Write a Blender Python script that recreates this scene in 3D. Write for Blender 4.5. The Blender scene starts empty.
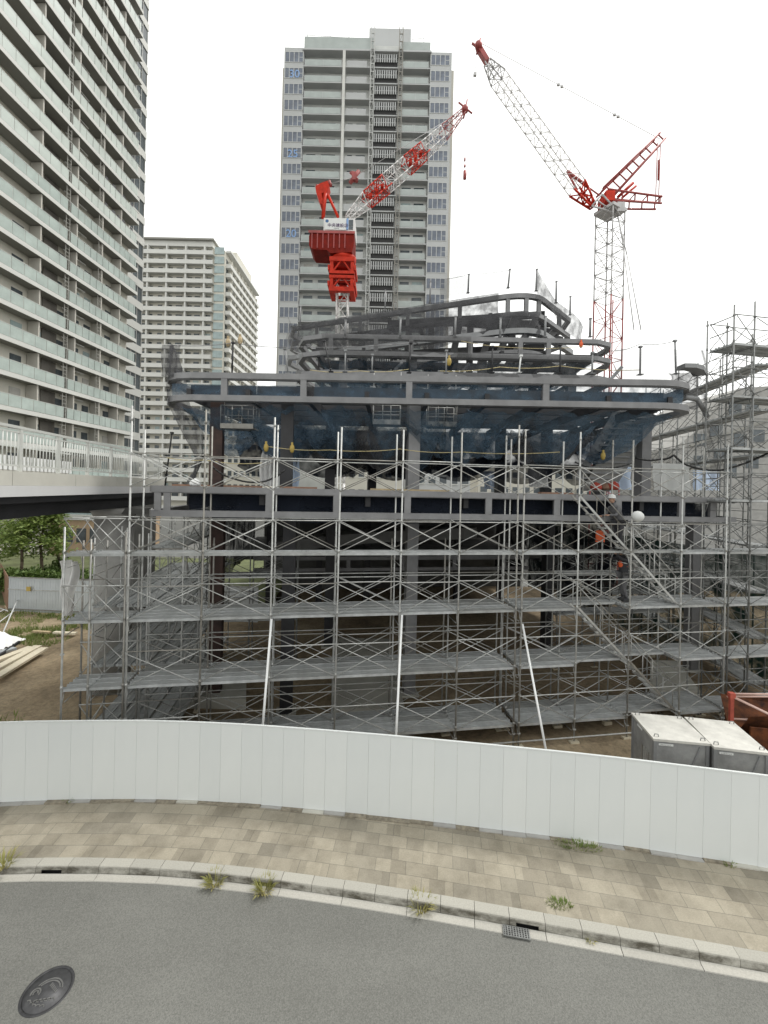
import bpy, math, random
from mathutils import Vector, Matrix, noise
random.seed(7)
D = bpy.data
SC = bpy.context.scene
COL = SC.collection
R = math.radians
PI = math.pi

# ------------------------------------------------------------------ survey of the place
F = 430.0; ROLL = .0217; CX = 384.0; CY = 489.4; PH = .1638; EYE = 7.6

def at(px, py, Y):
    """surveyed point seen in direction (px, py) that lies Y metres ahead"""
    a = (px - CX) / F; b = -(py - CY) / F
    c, s = math.cos(ROLL), math.sin(ROLL)
    return Vector(((c*a - s*b)*Y, Y, EYE + (s*a + c*b)*Y))

def gz(px, py, z=0.0):
    d = at(px, py, 1.0); t = (z - EYE) / (d.z - EYE)
    return Vector((d.x*t, t, z))

def uv(u, v, z=0.0):
    return Vector((u*math.cos(PH) - v*math.sin(PH), u*math.sin(PH) + v*math.cos(PH), z))

def fac(px, py, v):
    d = at(px, py, 1.0)
    c, s = math.cos(PH), math.sin(PH)
    t = v / (-d.x*s + c)
    return Vector((d.x*c*t + s*t, v, EYE + (d.z - EYE)*t))     # in facade coordinates u, v, z

# ------------------------------------------------------------------ mesh builder
class MB:
    def __init__(s): s.v = []; s.f = []; s.uv = None; s.smooth = []
    def face(s, idx, sm=False): s.f.append(idx); s.smooth.append(sm)
    def quad(s, a, b, c, d, sm=False):
        n = len(s.v); s.v += [Vector(a), Vector(b), Vector(c), Vector(d)]; s.face((n, n+1, n+2, n+3), sm)
    def tri(s, a, b, c):
        n = len(s.v); s.v += [Vector(a), Vector(b), Vector(c)]; s.face((n, n+1, n+2))
    def hexa(s, p):                      # 8 points: bottom loop then top loop
        n = len(s.v); s.v += [Vector(q) for q in p]
        for q in ((3,2,1,0),(4,5,6,7),(0,1,5,4),(1,2,6,5),(2,3,7,6),(3,0,4,7)):
            s.face(tuple(n+i for i in q))
    def box(s, x0, x1, y0, y1, z0, z1):
        s.hexa([(x0,y0,z0),(x1,y0,z0),(x1,y1,z0),(x0,y1,z0),(x0,y0,z1),(x1,y0,z1),(x1,y1,z1),(x0,y1,z1)])
    def bar(s, p, q, w, h, up=(0,0,1)):  # rectangular section: w sideways, h along up
        p = Vector(p); q = Vector(q); d = (q - p)
        if d.length < 1e-6: return
        d.normalize(); up = Vector(up)
        x = d.cross(up)
        if x.length < 1e-4: x = d.cross(Vector((0,1,0)))
        x.normalize(); y = x.cross(d)
        x *= w/2; y *= h/2
        s.hexa([p-x-y, p+x-y, q+x-y, q-x-y, p-x+y, p+x+y, q+x+y, q-x+y])
    def tube(s, p, q, r, n=6, r2=None):
        p = Vector(p); q = Vector(q); d = q - p
        if d.length < 1e-6: return
        r2 = r if r2 is None else r2
        d.normalize(); x = d.cross(Vector((0,0,1)))
        if x.length < 1e-3: x = Vector((1,0,0))
        x.normalize(); y = d.cross(x); k = len(s.v)
        for i in range(n):
            a = 2*PI*i/n; s.v.append(p + (x*math.cos(a) + y*math.sin(a))*r)
        for i in range(n):
            a = 2*PI*i/n; s.v.append(q + (x*math.cos(a) + y*math.sin(a))*r2)
        for i in range(n):
            j = (i+1) % n; s.face((k+i, k+j, k+n+j, k+n+i), True)
        s.face(tuple(k+i for i in reversed(range(n)))); s.face(tuple(k+n+i for i in range(n)))
    def path(s, pts, r, n=6):
        for a, b in zip(pts[:-1], pts[1:]): s.tube(a, b, r, n)
    def pathbar(s, pts, w, h):           # mitred ribbon of rectangular section, upright
        L = []
        pts = [Vector(p) for p in pts]
        for i, p in enumerate(pts):
            a = pts[max(i-1, 0)]; b = pts[min(i+1, len(pts)-1)]
            d = (b - a); d.z = 0; d.normalize()
            L.append((p, Vector((d.y, -d.x, 0))))
        k = len(s.v)
        for p, x in L:
            s.v += [p - x*w/2 - Vector((0,0,h/2)), p + x*w/2 - Vector((0,0,h/2)), p + x*w/2 + Vector((0,0,h/2)), p - x*w/2 + Vector((0,0,h/2))]
        for i in range(len(L)-1):
            a = k+4*i
            for j in range(4):
                m = (j+1) % 4; s.face((a+j, a+m, a+4+m, a+4+j))
        s.face((k+3, k+2, k+1, k)); e = k+4*(len(L)-1); s.face((e, e+1, e+2, e+3))
    def grid(s, fn, nu, nv, sm=True):
        k = len(s.v)
        for j in range(nv+1):
            for i in range(nu+1): s.v.append(Vector(fn(i/nu, j/nv)))
        for j in range(nv):
            for i in range(nu):
                a = k + j*(nu+1) + i; s.face((a, a+1, a+nu+2, a+nu+1), sm)
    def lathe(s, c, prof, n=16, sm=True):
        k = len(s.v); c = Vector(c)
        for r, z in prof:
            for i in range(n):
                a = 2*PI*i/n; s.v.append(c + Vector((r*math.cos(a), r*math.sin(a), z)))
        for j in range(len(prof)-1):
            for i in range(n):
                m = (i+1) % n; s.face((k+j*n+i, k+j*n+m, k+(j+1)*n+m, k+(j+1)*n+i), sm)
        s.face(tuple(k+i for i in reversed(range(n)))); s.face(tuple(k+(len(prof)-1)*n+i for i in range(n)))
    def mesh(s, name, m, org=(0,0,0)):
        o = Vector(org); me = D.meshes.new(name)
        me.from_pydata([tuple(v - o) for v in s.v], [], s.f)
        me.polygons.foreach_set('use_smooth', s.smooth)
        if s.uv is not None:
            l = me.uv_layers.new(name='UVMap'); fl = []
            for f in s.f:
                for i in f: fl += s.uv[i]
            l.data.foreach_set('uv', fl)
        me.materials.append(m); me.update(); return me
    def build(s, name, m, parent=None, org=(0,0,0)):
        return place(name, s.mesh(name, m, org), parent)

def place(name, me, parent=None, loc=None, rz=None):
    o = D.objects.new(name, me); COL.objects.link(o)
    if parent is not None: o.parent = parent
    if loc is not None: o.location = loc
    if rz is not None: o.rotation_euler = (0, 0, rz)
    return o

def empty(name, label, cat, loc=(0,0,0), rz=0.0, group=None):
    o = D.objects.new(name, None); COL.objects.link(o)
    o.empty_display_size = .3
    o.location = loc; o.rotation_euler = (0, 0, rz)
    return tag(o, label, cat, group)

def tag(o, label=None, cat=None, group=None, kind=None):
    if label: o['label'] = label
    if cat: o['category'] = cat
    if group: o['group'] = group
    if kind: o['kind'] = kind
    return o

def single(mb, name, m, label, cat, group=None, org=None):
    """a thing that is one mesh, its origin at its base"""
    if org is None:
        n = len(mb.v); org = Vector((sum(v.x for v in mb.v)/n, sum(v.y for v in mb.v)/n, min(v.z for v in mb.v)))
    o = mb.build(name, m, None, org); o.location = org
    return tag(o, label, cat, group)

def setting(mb, name, m):
    o = mb.build(name, m); o['kind'] = 'structure'; return o

# ------------------------------------------------------------------ materials
def mat(name):
    m = D.materials.new(name); m.use_nodes = True
    nt = m.node_tree; b = nt.nodes['Principled BSDF']
    return m, nt, b

def ramp(nt, fac_socket, stops):
    r = nt.nodes.new('ShaderNodeValToRGB'); e = r.color_ramp.elements
    while len(e) < len(stops): e.new(.5)
    for i, (p, c) in enumerate(stops):
        e[i].position = p; e[i].color = (c[0], c[1], c[2], 1)
    nt.links.new(fac_socket, r.inputs[0]); return r.outputs[0]

def noise_tex(nt, scale, detail=4, rough=.6, coord='Object', stretch=None):
    tc = nt.nodes.new('ShaderNodeTexCoord'); n = nt.nodes.new('ShaderNodeTexNoise')
    n.inputs['Scale'].default_value = scale; n.inputs['Detail'].default_value = detail; n.inputs['Roughness'].default_value = rough
    if stretch:
        mp = nt.nodes.new('ShaderNodeMapping'); mp.inputs['Scale'].default_value = stretch
        nt.links.new(tc.outputs[coord], mp.inputs[0]); nt.links.new(mp.outputs[0], n.inputs['Vector'])
    else: nt.links.new(tc.outputs[coord], n.inputs['Vector'])
    return n.outputs[0]

def mul(nt, a, b, f=1.0):
    x = nt.nodes.new('ShaderNodeMix'); x.data_type = 'RGBA'; x.blend_type = 'MULTIPLY'
    x.inputs[0].default_value = f
    nt.links.new(a, x.inputs[6]); nt.links.new(b, x.inputs[7]); return x.outputs[2]

def surf(name, c, rough=.6, metal=0.0, var=.25, scale=3.0, bump=0.0, bscale=30, stretch=None, spec=.5, vary=None):
    """a colour with uneven wear"""
    m, nt, b = mat(name)
    lo = [x*(1-var) for x in c]; hi = [min(1, x*(1+var)) for x in c]
    if vary: hi = list(vary)
    col = ramp(nt, noise_tex(nt, scale, 5, .65, 'Object', stretch), [(.3, lo), (.7, hi)])
    nt.links.new(col, b.inputs['Base Color'])
    b.inputs['Roughness'].default_value = rough; b.inputs['Metallic'].default_value = metal
    b.inputs['Specular IOR Level'].default_value = spec
    if bump:
        bp = nt.nodes.new('ShaderNodeBump'); bp.inputs['Strength'].default_value = bump; bp.inputs['Distance'].default_value = .02
        nt.links.new(noise_tex(nt, bscale, 4), bp.inputs['Height']); nt.links.new(bp.outputs[0], b.inputs['Normal'])
    return m

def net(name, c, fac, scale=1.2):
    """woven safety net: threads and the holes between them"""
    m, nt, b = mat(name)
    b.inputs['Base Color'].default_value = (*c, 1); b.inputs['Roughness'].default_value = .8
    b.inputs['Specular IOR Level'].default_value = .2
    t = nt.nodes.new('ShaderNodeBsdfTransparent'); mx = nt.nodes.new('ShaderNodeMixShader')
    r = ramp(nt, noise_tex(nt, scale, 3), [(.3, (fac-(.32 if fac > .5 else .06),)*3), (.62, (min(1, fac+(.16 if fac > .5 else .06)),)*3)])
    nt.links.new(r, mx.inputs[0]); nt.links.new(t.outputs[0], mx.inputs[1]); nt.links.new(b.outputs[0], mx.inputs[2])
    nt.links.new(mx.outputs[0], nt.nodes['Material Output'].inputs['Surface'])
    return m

M = {}
M['galv'] = surf('galvanised', (.46,.465,.45), .42, .3, .22, 6)
def worn(m, lo):
    nt = m.node_tree; b = nt.nodes['Principled BSDF']; src = b.inputs['Base Color'].links[0].from_socket
    oi = nt.nodes.new('ShaderNodeObjectInfo'); r = ramp(nt, oi.outputs['Random'], [(0, lo), (.45, (.9,.9,.9)), (1, (1,1,1))])
    nt.links.new(mul(nt, src, r), b.inputs['Base Color'])
worn(M['galv'], (.48,.45,.41))
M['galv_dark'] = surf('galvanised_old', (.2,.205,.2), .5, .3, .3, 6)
M['plank'] = surf('plank_steel', (.42,.435,.435), .42, .12, .3, 2.5, .25, 60)
worn(M['plank'], (.72,.71,.69))
M['steel'] = surf('primer_grey_steel', (.20,.20,.205), .5, .1, .18, 2)
M['steel_light'] = surf('light_steel', (.24,.245,.25), .5, .1, .15, 2)
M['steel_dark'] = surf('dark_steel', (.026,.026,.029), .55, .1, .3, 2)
M['rust'] = surf('rust_brown_steel', (.045,.024,.019), .7, 0, .5, 3)
M['deck'] = surf('metal_deck', (.055,.055,.055), .6, .1, .3, 2)
M['netblue'] = net('blue_net', (.085,.135,.19), .54, 2.6)
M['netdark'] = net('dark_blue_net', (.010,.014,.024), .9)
M['netgrey'] = net('grey_net', (.08,.08,.085), .64, 2.0)
M['netpale'] = net('pale_grey_net', (.07,.07,.07), .30, 9)
M['white'] = surf('white_paint', (.72,.73,.72), .4, 0, .05, 1)
M['sheet'] = surf('white_sheet', (.8,.8,.79), .8, 0, .08, 3, .3, 8)
M['dull_white'] = surf('dull_white', (.55,.56,.55), .6, 0, .1, 1.2)
M['crane_red'] = surf('crane_red', (.50,.028,.010), .5, 0, .3, 1.5, spec=.2)
M['crane_dark'] = surf('crane_dark_red', (.34,.07,.065), .5, 0, .3, 1.5)
M['crane_white'] = surf('crane_white', (.72,.70,.69), .45, 0, .1, 1.5)
M['crane_grey'] = surf('crane_grey', (.5,.49,.49), .5, .1, .2, 1.5)
M['black'] = surf('black', (.02,.02,.02), .6, 0, .2)
M['yellow'] = surf('yellow', (.40,.29,.07), .6, 0, .15)
M['rope'] = surf('rope_yellow', (.5,.42,.22), .8, 0, .2)
M['orange'] = surf('orange', (.75,.13,.04), .7, 0, .15)
M['wood'] = surf('wood', (.42,.33,.2), .7, 0, .25, 4, .2, 20, (1,8,1))
M['wood_pale'] = surf('wood_pale', (.62,.56,.43), .7, 0, .12, 4, .2, 20, (1,8,1))
M['wood_red'] = surf('wood_red', (.26,.15,.10), .7, 0, .3, 3)
M['concrete'] = surf('concrete', (.33,.325,.31), .8, 0, .18, 1.2, .3, 25)
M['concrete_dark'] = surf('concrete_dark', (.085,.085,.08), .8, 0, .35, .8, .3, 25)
M['concrete_pale'] = surf('concrete_pale', (.46,.45,.40), .8, 0, .15, 1.2, .3, 25)
M['bridge_white'] = surf('bridge_white', (.58,.58,.58), .45, 0, .06, .6)
M['bridge_kerb'] = surf('bridge_kerb', (.50,.49,.44), .75, 0, .1, .9)
M['rail'] = surf('rail_paint', (.56,.57,.54), .4, .1, .06, 2)
M['tw_wall'] = surf('tower_wall', (.60,.58,.51), .7, 0, .08, .15)
M['tw_slab'] = surf('tower_slab', (.60,.60,.57), .6, 0, .06, .2)
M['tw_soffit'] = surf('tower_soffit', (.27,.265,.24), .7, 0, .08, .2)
M['tw_grey'] = surf('tower_grey', (.46,.47,.47), .65, 0, .07, .1)
M['tw_greywall'] = surf('tower_grey_wall', (.54,.55,.53), .75, 0, .12, .4)
M['tw_beige'] = surf('tower_beige', (.50,.48,.43), .7, 0, .08, .2)
M['brick'] = surf('brick_tan', (.48,.35,.23), .8, 0, .15, 2)
M['bark'] = surf('bark', (.10,.075,.05), .9, 0, .3, 6)
M['skin'] = surf('skin', (.4,.24,.17), .6, 0, .1)
M['cloth_dark'] = surf('cloth_dark', (.035,.035,.04), .85, 0, .3, 8)
M['cloth_grey'] = surf('cloth_grey', (.10,.10,.105), .85, 0, .3, 8)
M['blue_num'] = surf('blue_number', (.25,.40,.68), .6, 0, .05)
M['hill'] = surf('hill', (.20,.25,.28), 1, 0, .15, .004)  # bluish because the distance haze is put into the colour
M['box_grey'] = surf('box_grey', (.30,.305,.305), .55, .2, .3, 2.2, .1, 10)
M['box_top'] = surf('box_top', (.56,.55,.51), .6, .1, .22, 2.0, .1, 12)
M['rusty'] = surf('rusty_orange', (.045,.018,.012), .8, 0, .6, 2.5, .3, 12, None, .3, (.17,.055,.018))
M['dull_red'] = surf('dull_red', (.36,.07,.045), .7, 0, .3, 4)
M['hose'] = surf('hose_pink', (.52,.36,.31), .5, 0, .12)
M['corrug'] = surf('corrugated', (.52,.55,.57), .4, .4, .1, .8)
M['iron'] = surf('cast_iron', (.045,.045,.048), .55, .3, .35, 9)

def glassy(name, c, rough=.12, var=.2, scale=.6, spec=.5):
    m = surf(name, c, rough, 0, var, scale); return m
M['win'] = glassy('window_dark', (.075,.09,.10), .1, .5, .7)
M['win_blue'] = glassy('window_blue', (.13,.15,.19), .1, .35, .7)
M['win_pale'] = glassy('window_pale', (.34,.42,.42), .12, .2, .5)
M['glass_rail'] = glassy('glass_rail', (.56,.61,.57), .15, .1, .6)
M['glass_green'] = glassy('glass_green', (.42,.48,.45), .12, .15, .6)
M['glass_grey'] = glassy('glass_grey', (.38,.42,.405), .18, .12, .4)

def leafmat(name, a, b_):
    m, nt, b = mat(name)
    oi = noise_tex(nt, 2.2, 3)
    col = ramp(nt, oi, [(.3, a), (.7, b_)])
    nt.links.new(col, b.inputs['Base Color']); b.inputs['Roughness'].default_value = .6
    tr = nt.nodes.new('ShaderNodeBsdfTranslucent'); mx = nt.nodes.new('ShaderNodeMixShader'); mx.inputs[0].default_value = .35
    nt.links.new(col, tr.inputs[0]); nt.links.new(b.outputs[0], mx.inputs[1]); nt.links.new(tr.outputs[0], mx.inputs[2])
    nt.links.new(mx.outputs[0], nt.nodes['Material Output'].inputs['Surface']); return m
M['leaf'] = leafmat('leaf', (.10,.17,.035), (.33,.40,.12))
M['leaf_dark'] = leafmat('leaf_dark', (.05,.10,.025), (.19,.26,.07))
M['grass'] = leafmat('grass_blade', (.12,.19,.04), (.30,.33,.12))
M['weed'] = leafmat('weed', (.24,.26,.07), (.50,.44,.19))

# asphalt: fine aggregate, faint larger patches
def asphalt():
    m, nt, b = mat('asphalt')
    big = ramp(nt, noise_tex(nt, .35, 4), [(.3, (.19,.19,.173)), (.7, (.235,.235,.215))])
    fine = ramp(nt, noise_tex(nt, 48, 6, .85), [(.36, (.55,.55,.55)), (.5, (.85,.85,.85)), (.62, (1.0,1.0,1.0))])
    vor = nt.nodes.new('ShaderNodeTexVoronoi'); vor.inputs['Scale'].default_value = 60
    tc = nt.nodes.new('ShaderNodeTexCoord'); nt.links.new(tc.outputs['Object'], vor.inputs['Vector'])
    sp = ramp(nt, vor.outputs['Color'], [(.15, (.74,.74,.74)), (.8, (1,1,1)), (.95, (1,1,1))])
    c = mul(nt, mul(nt, big, fine), sp)
    streak = ramp(nt, noise_tex(nt, .8, 4, .6, 'Object', (.25,1.4,1)), [(.35, (.88,.88,.88)), (.65, (1,1,1))])
    nt.links.new(mul(nt, c, streak), b.inputs['Base Color']); b.inputs['Roughness'].default_value = .85
    bp = nt.nodes.new('ShaderNodeBump'); bp.inputs['Strength'].default_value = .5; bp.inputs['Distance'].default_value = .006
    nt.links.new(noise_tex(nt, 90, 3, .7), bp.inputs['Height']); nt.links.new(bp.outputs[0], b.inputs['Normal'])
    return m
M['asphalt'] = asphalt()

def pavers():
    m, nt, b = mat('pavers')
    uvn = nt.nodes.new('ShaderNodeUVMap')
    br = nt.nodes.new('ShaderNodeTexBrick')
    br.offset = .5; br.inputs['Scale'].default_value = 1; br.inputs['Brick Width'].default_value = .6; br.inputs['Row Height'].default_value = .3
    br.inputs['Mortar Size'].default_value = .006; br.inputs['Bias'].default_value = -.45
    br.inputs['Color1'].default_value = (.40,.36,.28,1); br.inputs['Color2'].default_value = (.16,.15,.125,1); br.inputs['Mortar'].default_value = (.16,.15,.12,1)
    nt.links.new(uvn.outputs[0], br.inputs['Vector'])
    # second, shifted brick pattern breaks the regular tone steps
    br2 = nt.nodes.new('ShaderNodeTexBrick'); br2.offset = .5
    for k, v in (('Scale',1),('Brick Width',.3),('Row Height',.3),('Mortar Size',.0),('Bias',-.45)): br2.inputs[k].default_value = v
    br2.inputs['Color1'].default_value = (1,1,1,1); br2.inputs['Color2'].default_value = (.50,.49,.48,1)
    nt.links.new(uvn.outputs[0], br2.inputs['Vector'])
    n1 = ramp(nt, noise_tex(nt, .8, 5), [(.3, (.78,.78,.78)), (.65, (1,1,1))])
    n2 = ramp(nt, noise_tex(nt, 40, 3), [(.3, (.82,.82,.82)), (.7, (1,1,1))])
    st = ramp(nt, noise_tex(nt, 1.3, 7, .75), [(.34, (.50,.48,.44)), (.56, (1,1,1))])
    # most tiles share one tone, some stand out
    mx = nt.nodes.new('ShaderNodeMix'); mx.data_type = 'RGBA'; mx.inputs[0].default_value = .62
    mx.inputs[6].default_value = (.355,.322,.252,1); nt.links.new(br.outputs['Color'], mx.inputs[7])
    c = mul(nt, mul(nt, mul(nt, mx.outputs[2], br2.outputs['Color'], .85), n1), n2)
    nt.links.new(mul(nt, c, st, .55), b.inputs['Base Color']); b.inputs['Roughness'].default_value = .85
    bp = nt.nodes.new('ShaderNodeBump'); bp.inputs['Strength'].default_value = .4; bp.inputs['Distance'].default_value = .006
    inv = nt.nodes.new('ShaderNodeMath'); inv.operation = 'SUBTRACT'; inv.inputs[0].default_value = 1; nt.links.new(br.outputs['Fac'], inv.inputs[1])
    nt.links.new(inv.outputs[0], bp.inputs['Height']); nt.links.new(bp.outputs[0], b.inputs['Normal'])
    return m
M['pavers'] = pavers()

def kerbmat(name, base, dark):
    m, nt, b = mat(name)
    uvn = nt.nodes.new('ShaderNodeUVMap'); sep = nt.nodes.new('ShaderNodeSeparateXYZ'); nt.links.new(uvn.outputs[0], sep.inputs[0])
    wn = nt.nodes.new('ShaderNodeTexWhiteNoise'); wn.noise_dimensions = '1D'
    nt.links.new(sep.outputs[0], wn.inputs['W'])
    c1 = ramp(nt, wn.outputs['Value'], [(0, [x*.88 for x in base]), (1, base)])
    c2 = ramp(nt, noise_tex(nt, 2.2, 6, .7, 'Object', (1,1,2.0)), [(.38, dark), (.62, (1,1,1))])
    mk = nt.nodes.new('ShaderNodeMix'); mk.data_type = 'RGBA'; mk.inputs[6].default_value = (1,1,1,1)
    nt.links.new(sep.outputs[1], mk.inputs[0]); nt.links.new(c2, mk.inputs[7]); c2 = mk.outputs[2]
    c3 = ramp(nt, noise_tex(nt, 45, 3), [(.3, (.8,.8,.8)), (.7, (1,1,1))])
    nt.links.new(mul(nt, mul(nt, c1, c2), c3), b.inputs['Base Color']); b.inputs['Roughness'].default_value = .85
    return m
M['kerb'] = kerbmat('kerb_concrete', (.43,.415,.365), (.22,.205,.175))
M['gutter'] = kerbmat('gutter_concrete', (.46,.445,.40), (.55,.53,.5))

def soil():
    m, nt, b = mat('soil')
    c = ramp(nt, noise_tex(nt, .35, 6, .65), [(.25, (.13,.095,.06)), (.45, (.28,.215,.135)), (.6, (.36,.285,.185)), (.8, (.47,.39,.275))])
    c2 = ramp(nt, noise_tex(nt, 6, 5, .75), [(.3, (.55,.55,.55)), (.6, (1,1,1))])
    nt.links.new(mul(nt, c, c2), b.inputs['Base Color']); b.inputs['Roughness'].default_value = .95
    bp = nt.nodes.new('ShaderNodeBump'); bp.inputs['Strength'].default_value = .8; bp.inputs['Distance'].default_value = .06
    nt.links.new(noise_tex(nt, 5, 6, .75), bp.inputs['Height']); nt.links.new(bp.outputs[0], b.inputs['Normal'])
    return m
M['soil'] = soil()
M['far_ground'] = surf('far_ground', (.16,.16,.15), .95, 0, .2, .05)

def fencemat():
    m, nt, b = mat('fence_white')
    c = ramp(nt, noise_tex(nt, .5, 4, .6, 'Object', (1,1,.6)), [(.3, (.63,.655,.645)), (.7, (.68,.70,.69))])
    oi = nt.nodes.new('ShaderNodeObjectInfo')
    c3 = ramp(nt, oi.outputs['Random'], [(0, (.955,.96,.965)), (1, (1,1,1))])
    nt.links.new(mul(nt, c, c3), b.inputs['Base Color']); b.inputs['Roughness'].default_value = .38
    return m
M['fence'] = fencemat()
# ------------------------------------------------------------------ street, pavement, site
def spline(P, n=24):
    P = [Vector((p[0], p[1], 0)) for p in P]; out = []
    P = [2*P[0]-P[1]] + P + [2*P[-1]-P[-2]]
    for i in range(1, len(P)-2):
        a, b, c, d = P[i-1:i+3]
        for k in range(n):
            t = k/n
            out.append(.5*((2*b) + (c-a)*t + (2*a-5*b+4*c-d)*t*t + (3*b-a-3*c+d)*t**3))
    out.append(P[-2]); return out

def resample(L, step, start=0.0):
    out = []; acc = -start
    pos = 0; tgt = start
    for a, b in zip(L[:-1], L[1:]):
        l = (b-a).length
        while tgt <= pos + l:
            out.append(a.lerp(b, (tgt-pos)/l)); tgt += step
        pos += l
    return out

def normals(L):
    N = []
    for i in range(len(L)):
        d = L[min(i+1, len(L)-1)] - L[max(i-1, 0)]; d.normalize(); N.append(Vector((-d.y, d.x, 0)))
    return N

KERB = spline([(-16,6.6),(-12.2,7.55),(-9.3,8.1),(-6.9,8.33),(-4.45,8.36),(-2.2,8.2),(.16,7.9),(2.4,7.54),(4.3,7.22),(6.4,6.87),(10,6.28),(15,5.45),(22,4.3)])
FEN = spline([(-16,8.3),(-13.6,9.05),(-11.2,9.6),(-8.73,9.95),(-6.73,10.1),(-5.0,10.15),(-2.84,10.06),(.16,9.77),(2.97,9.42),(4.76,9.17),(6.29,8.91),(7.87,8.63),(12,7.9),(17,7.0),(23,5.9)])

def side(L, off): return [p + n*off for p, n in zip(L, normals(L))]

KT = resample(KERB, .1)            # every 10 cm along the kerb face
FT = resample(FEN, .1)

# ground to the horizon, road, site soil
b = MB(); b.quad((-900,-300,-.35),(900,-300,-.35),(900,1600,-.35),(-900,1600,-.35)); setting(b, 'ground', M['far_ground'])
b = MB()
gut = side(KT, -.175)
for p, q in zip(gut[:-1], gut[1:]):
    b.quad((p.x,p.y,0),(p.x,-40,0),(q.x,-40,0),(q.x,q.y,0))
setting(b, 'road', M['asphalt'])

b = MB(); b.uv = []
kb = side(KT, .18)
fb = side(FT, -.0)
n = 160
ka = [kb[int(i*(len(kb)-1)/n)] for i in range(n+1)]
def near(L, p): return min(L, key=lambda q: (q-p).length_squared)
ext = side(FT, .35)
acc = 0; rows = []
for i, p in enumerate(ka):
    if i: acc += (p - ka[i-1]).length
    q = near(ext, p); w = (q-p).length
    for k in range(5):
        b.v.append(p.lerp(q, k/4) + Vector((0,0,.15))); b.uv.append((acc, w*k/4))
for i in range(n):
    for k in range(4):
        a = i*5+k; b.face((a, a+5, a+6, a+1))
setting(b, 'pavement', M['pavers'])

# kerb stones 0.6 m, rounded top edge, open joints; drain slots in two of them
def kerb():
    b = MB(); b.uv = []; g = MB(); g.uv = []
    s = resample(KERB, .6); rnd = random.Random(3)
    slots = [gz(30,885), gz(254,880.5), gz(513,916)]
    i = 0
    for p, q in zip(s[:-1], s[1:]):
        d = (q-p).normalized(); nn = Vector((-d.y, d.x, 0)); i += 1
        a = p + d*.004; c = q - d*.004
        near_slot = any(((p+q)/2 - Vector((t.x,t.y,0))).length == min(((p2+q2)/2 - Vector((t.x,t.y,0))).length for p2, q2 in zip(s[:-1], s[1:])) for t in slots)
        dz = rnd.uniform(-.003,.003)
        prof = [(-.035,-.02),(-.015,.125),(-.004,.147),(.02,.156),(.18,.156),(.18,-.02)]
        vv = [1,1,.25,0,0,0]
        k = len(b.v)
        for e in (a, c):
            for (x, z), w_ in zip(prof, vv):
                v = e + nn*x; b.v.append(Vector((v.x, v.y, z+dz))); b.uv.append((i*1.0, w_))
        m = len(prof)
        for j in range(m-1):
            if near_slot and j == 0:
                # front face with a drain opening
                def P(t, z, dep=0): v = a.lerp(c, t) + nn*(dep-.035+.02*(z+.02)/.145); return Vector((v.x, v.y, z+dz))
                for quad in ((P(0,-.02),P(1,-.02),P(1,.02),P(0,.02)), (P(0,.085),P(1,.085),P(1,.125),P(0,.125)), (P(0,.02),P(.18,.02),P(.18,.085),P(0,.085)), (P(.82,.02),P(1,.02),P(1,.085),P(.82,.085))):
                    b.quad(*quad); b.uv += [(i,1)]*4
                continue
            b.face((k+j, k+m+j, k+m+j+1, k+j+1))
        b.face(tuple(k+j for j in range(m))); b.face(tuple(k+m+j for j in reversed(range(m))))
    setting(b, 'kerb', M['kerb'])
    s = resample(KERB, 1.2); i = 0
    for p, q in zip(s[:-1], s[1:]):
        d = (q-p).normalized(); nn = Vector((-d.y, d.x, 0)); i += 1
        a = p + d*.005; c = q - d*.005
        k = len(g.v)
        for e in (a, c):
            for x, z in ((-.036,.03),(-.07,.010),(-.165,.012),(-.185,-.03)):
                v = e + nn*x; g.v.append(Vector((v.x, v.y, z))); g.uv.append((i*1.0, 0))
        for j in range(3): g.face((k+j, k+4+j, k+5+j, k+1+j))
    setting(g, 'gutter', M['gutter'])
kerb()
b = MB()                                            # dark joint bed below kerb and gutter
e1 = side(KT, .19); e2 = side(KT, -.185)
for i in range(len(KT)-1): b.quad(e2[i]+Vector((0,0,-.022)), e2[i+1]+Vector((0,0,-.022)), e1[i+1]+Vector((0,0,-.022)), e1[i]+Vector((0,0,-.022)))
for i in range(len(KT)-1):
    w1 = side(KT, .06) if i == 0 else w1
    b.quad(w1[i]+Vector((0,0,-.02)), w1[i+1]+Vector((0,0,-.02)), w1[i+1]+Vector((0,0,.11)), w1[i]+Vector((0,0,.11)))
setting(b, 'kerb_bed', M['black'])

# site soil: uneven ground behind the hoarding
fe = [side(FT, .3)[int(i*(len(FT)-1)/110)] for i in range(111)]
b = MB()
def soilp(x, y, t):
    h = noise.noise(Vector((x*.35, y*.35, 1)))*.09 + noise.noise(Vector((x*1.1, y*1.1, 5)))*.04
    if x < -8: h += .12*max(0, noise.noise(Vector((x*.2, y*.25, 9))))
    return Vector((x, y, -.08 + h*min(1, t*8)))
k = 0
for i, p in enumerate(fe):
    for j in range(61):
        t = (j/60)**1.6; y = p.y + (35-p.y)*t
        x = p.x + (p.x*.9 + 2)*t
        b.v.append(soilp(x, y, t))
for i in range(110):
    for j in range(60):
        a = i*61+j; b.face((a, a+61, a+62, a+1), True)
setting(b, 'site_soil', M['soil'])

b = MB()                                            # distant ridge
for x0, w, h, y in ((-500,260,60,900),(-120,300,34,1000),(140,260,40,950),(420,330,52,900),(800,300,70,900)):
    b.grid(lambda u, v: (x0-w+2*w*u, y+120*v, -2 + h*max(0, math.sin(PI*u))**1.3*math.sin(PI*min(v,.5))*(1+.25*noise.noise(Vector((u*7,v*3,x0))))), 40, 6)
setting(b, 'hills', M['hill'])

M['soil_grit'] = surf('soil_grit', (.22,.195,.15), .95, 0, .4, 9, .4, 40)
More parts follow.
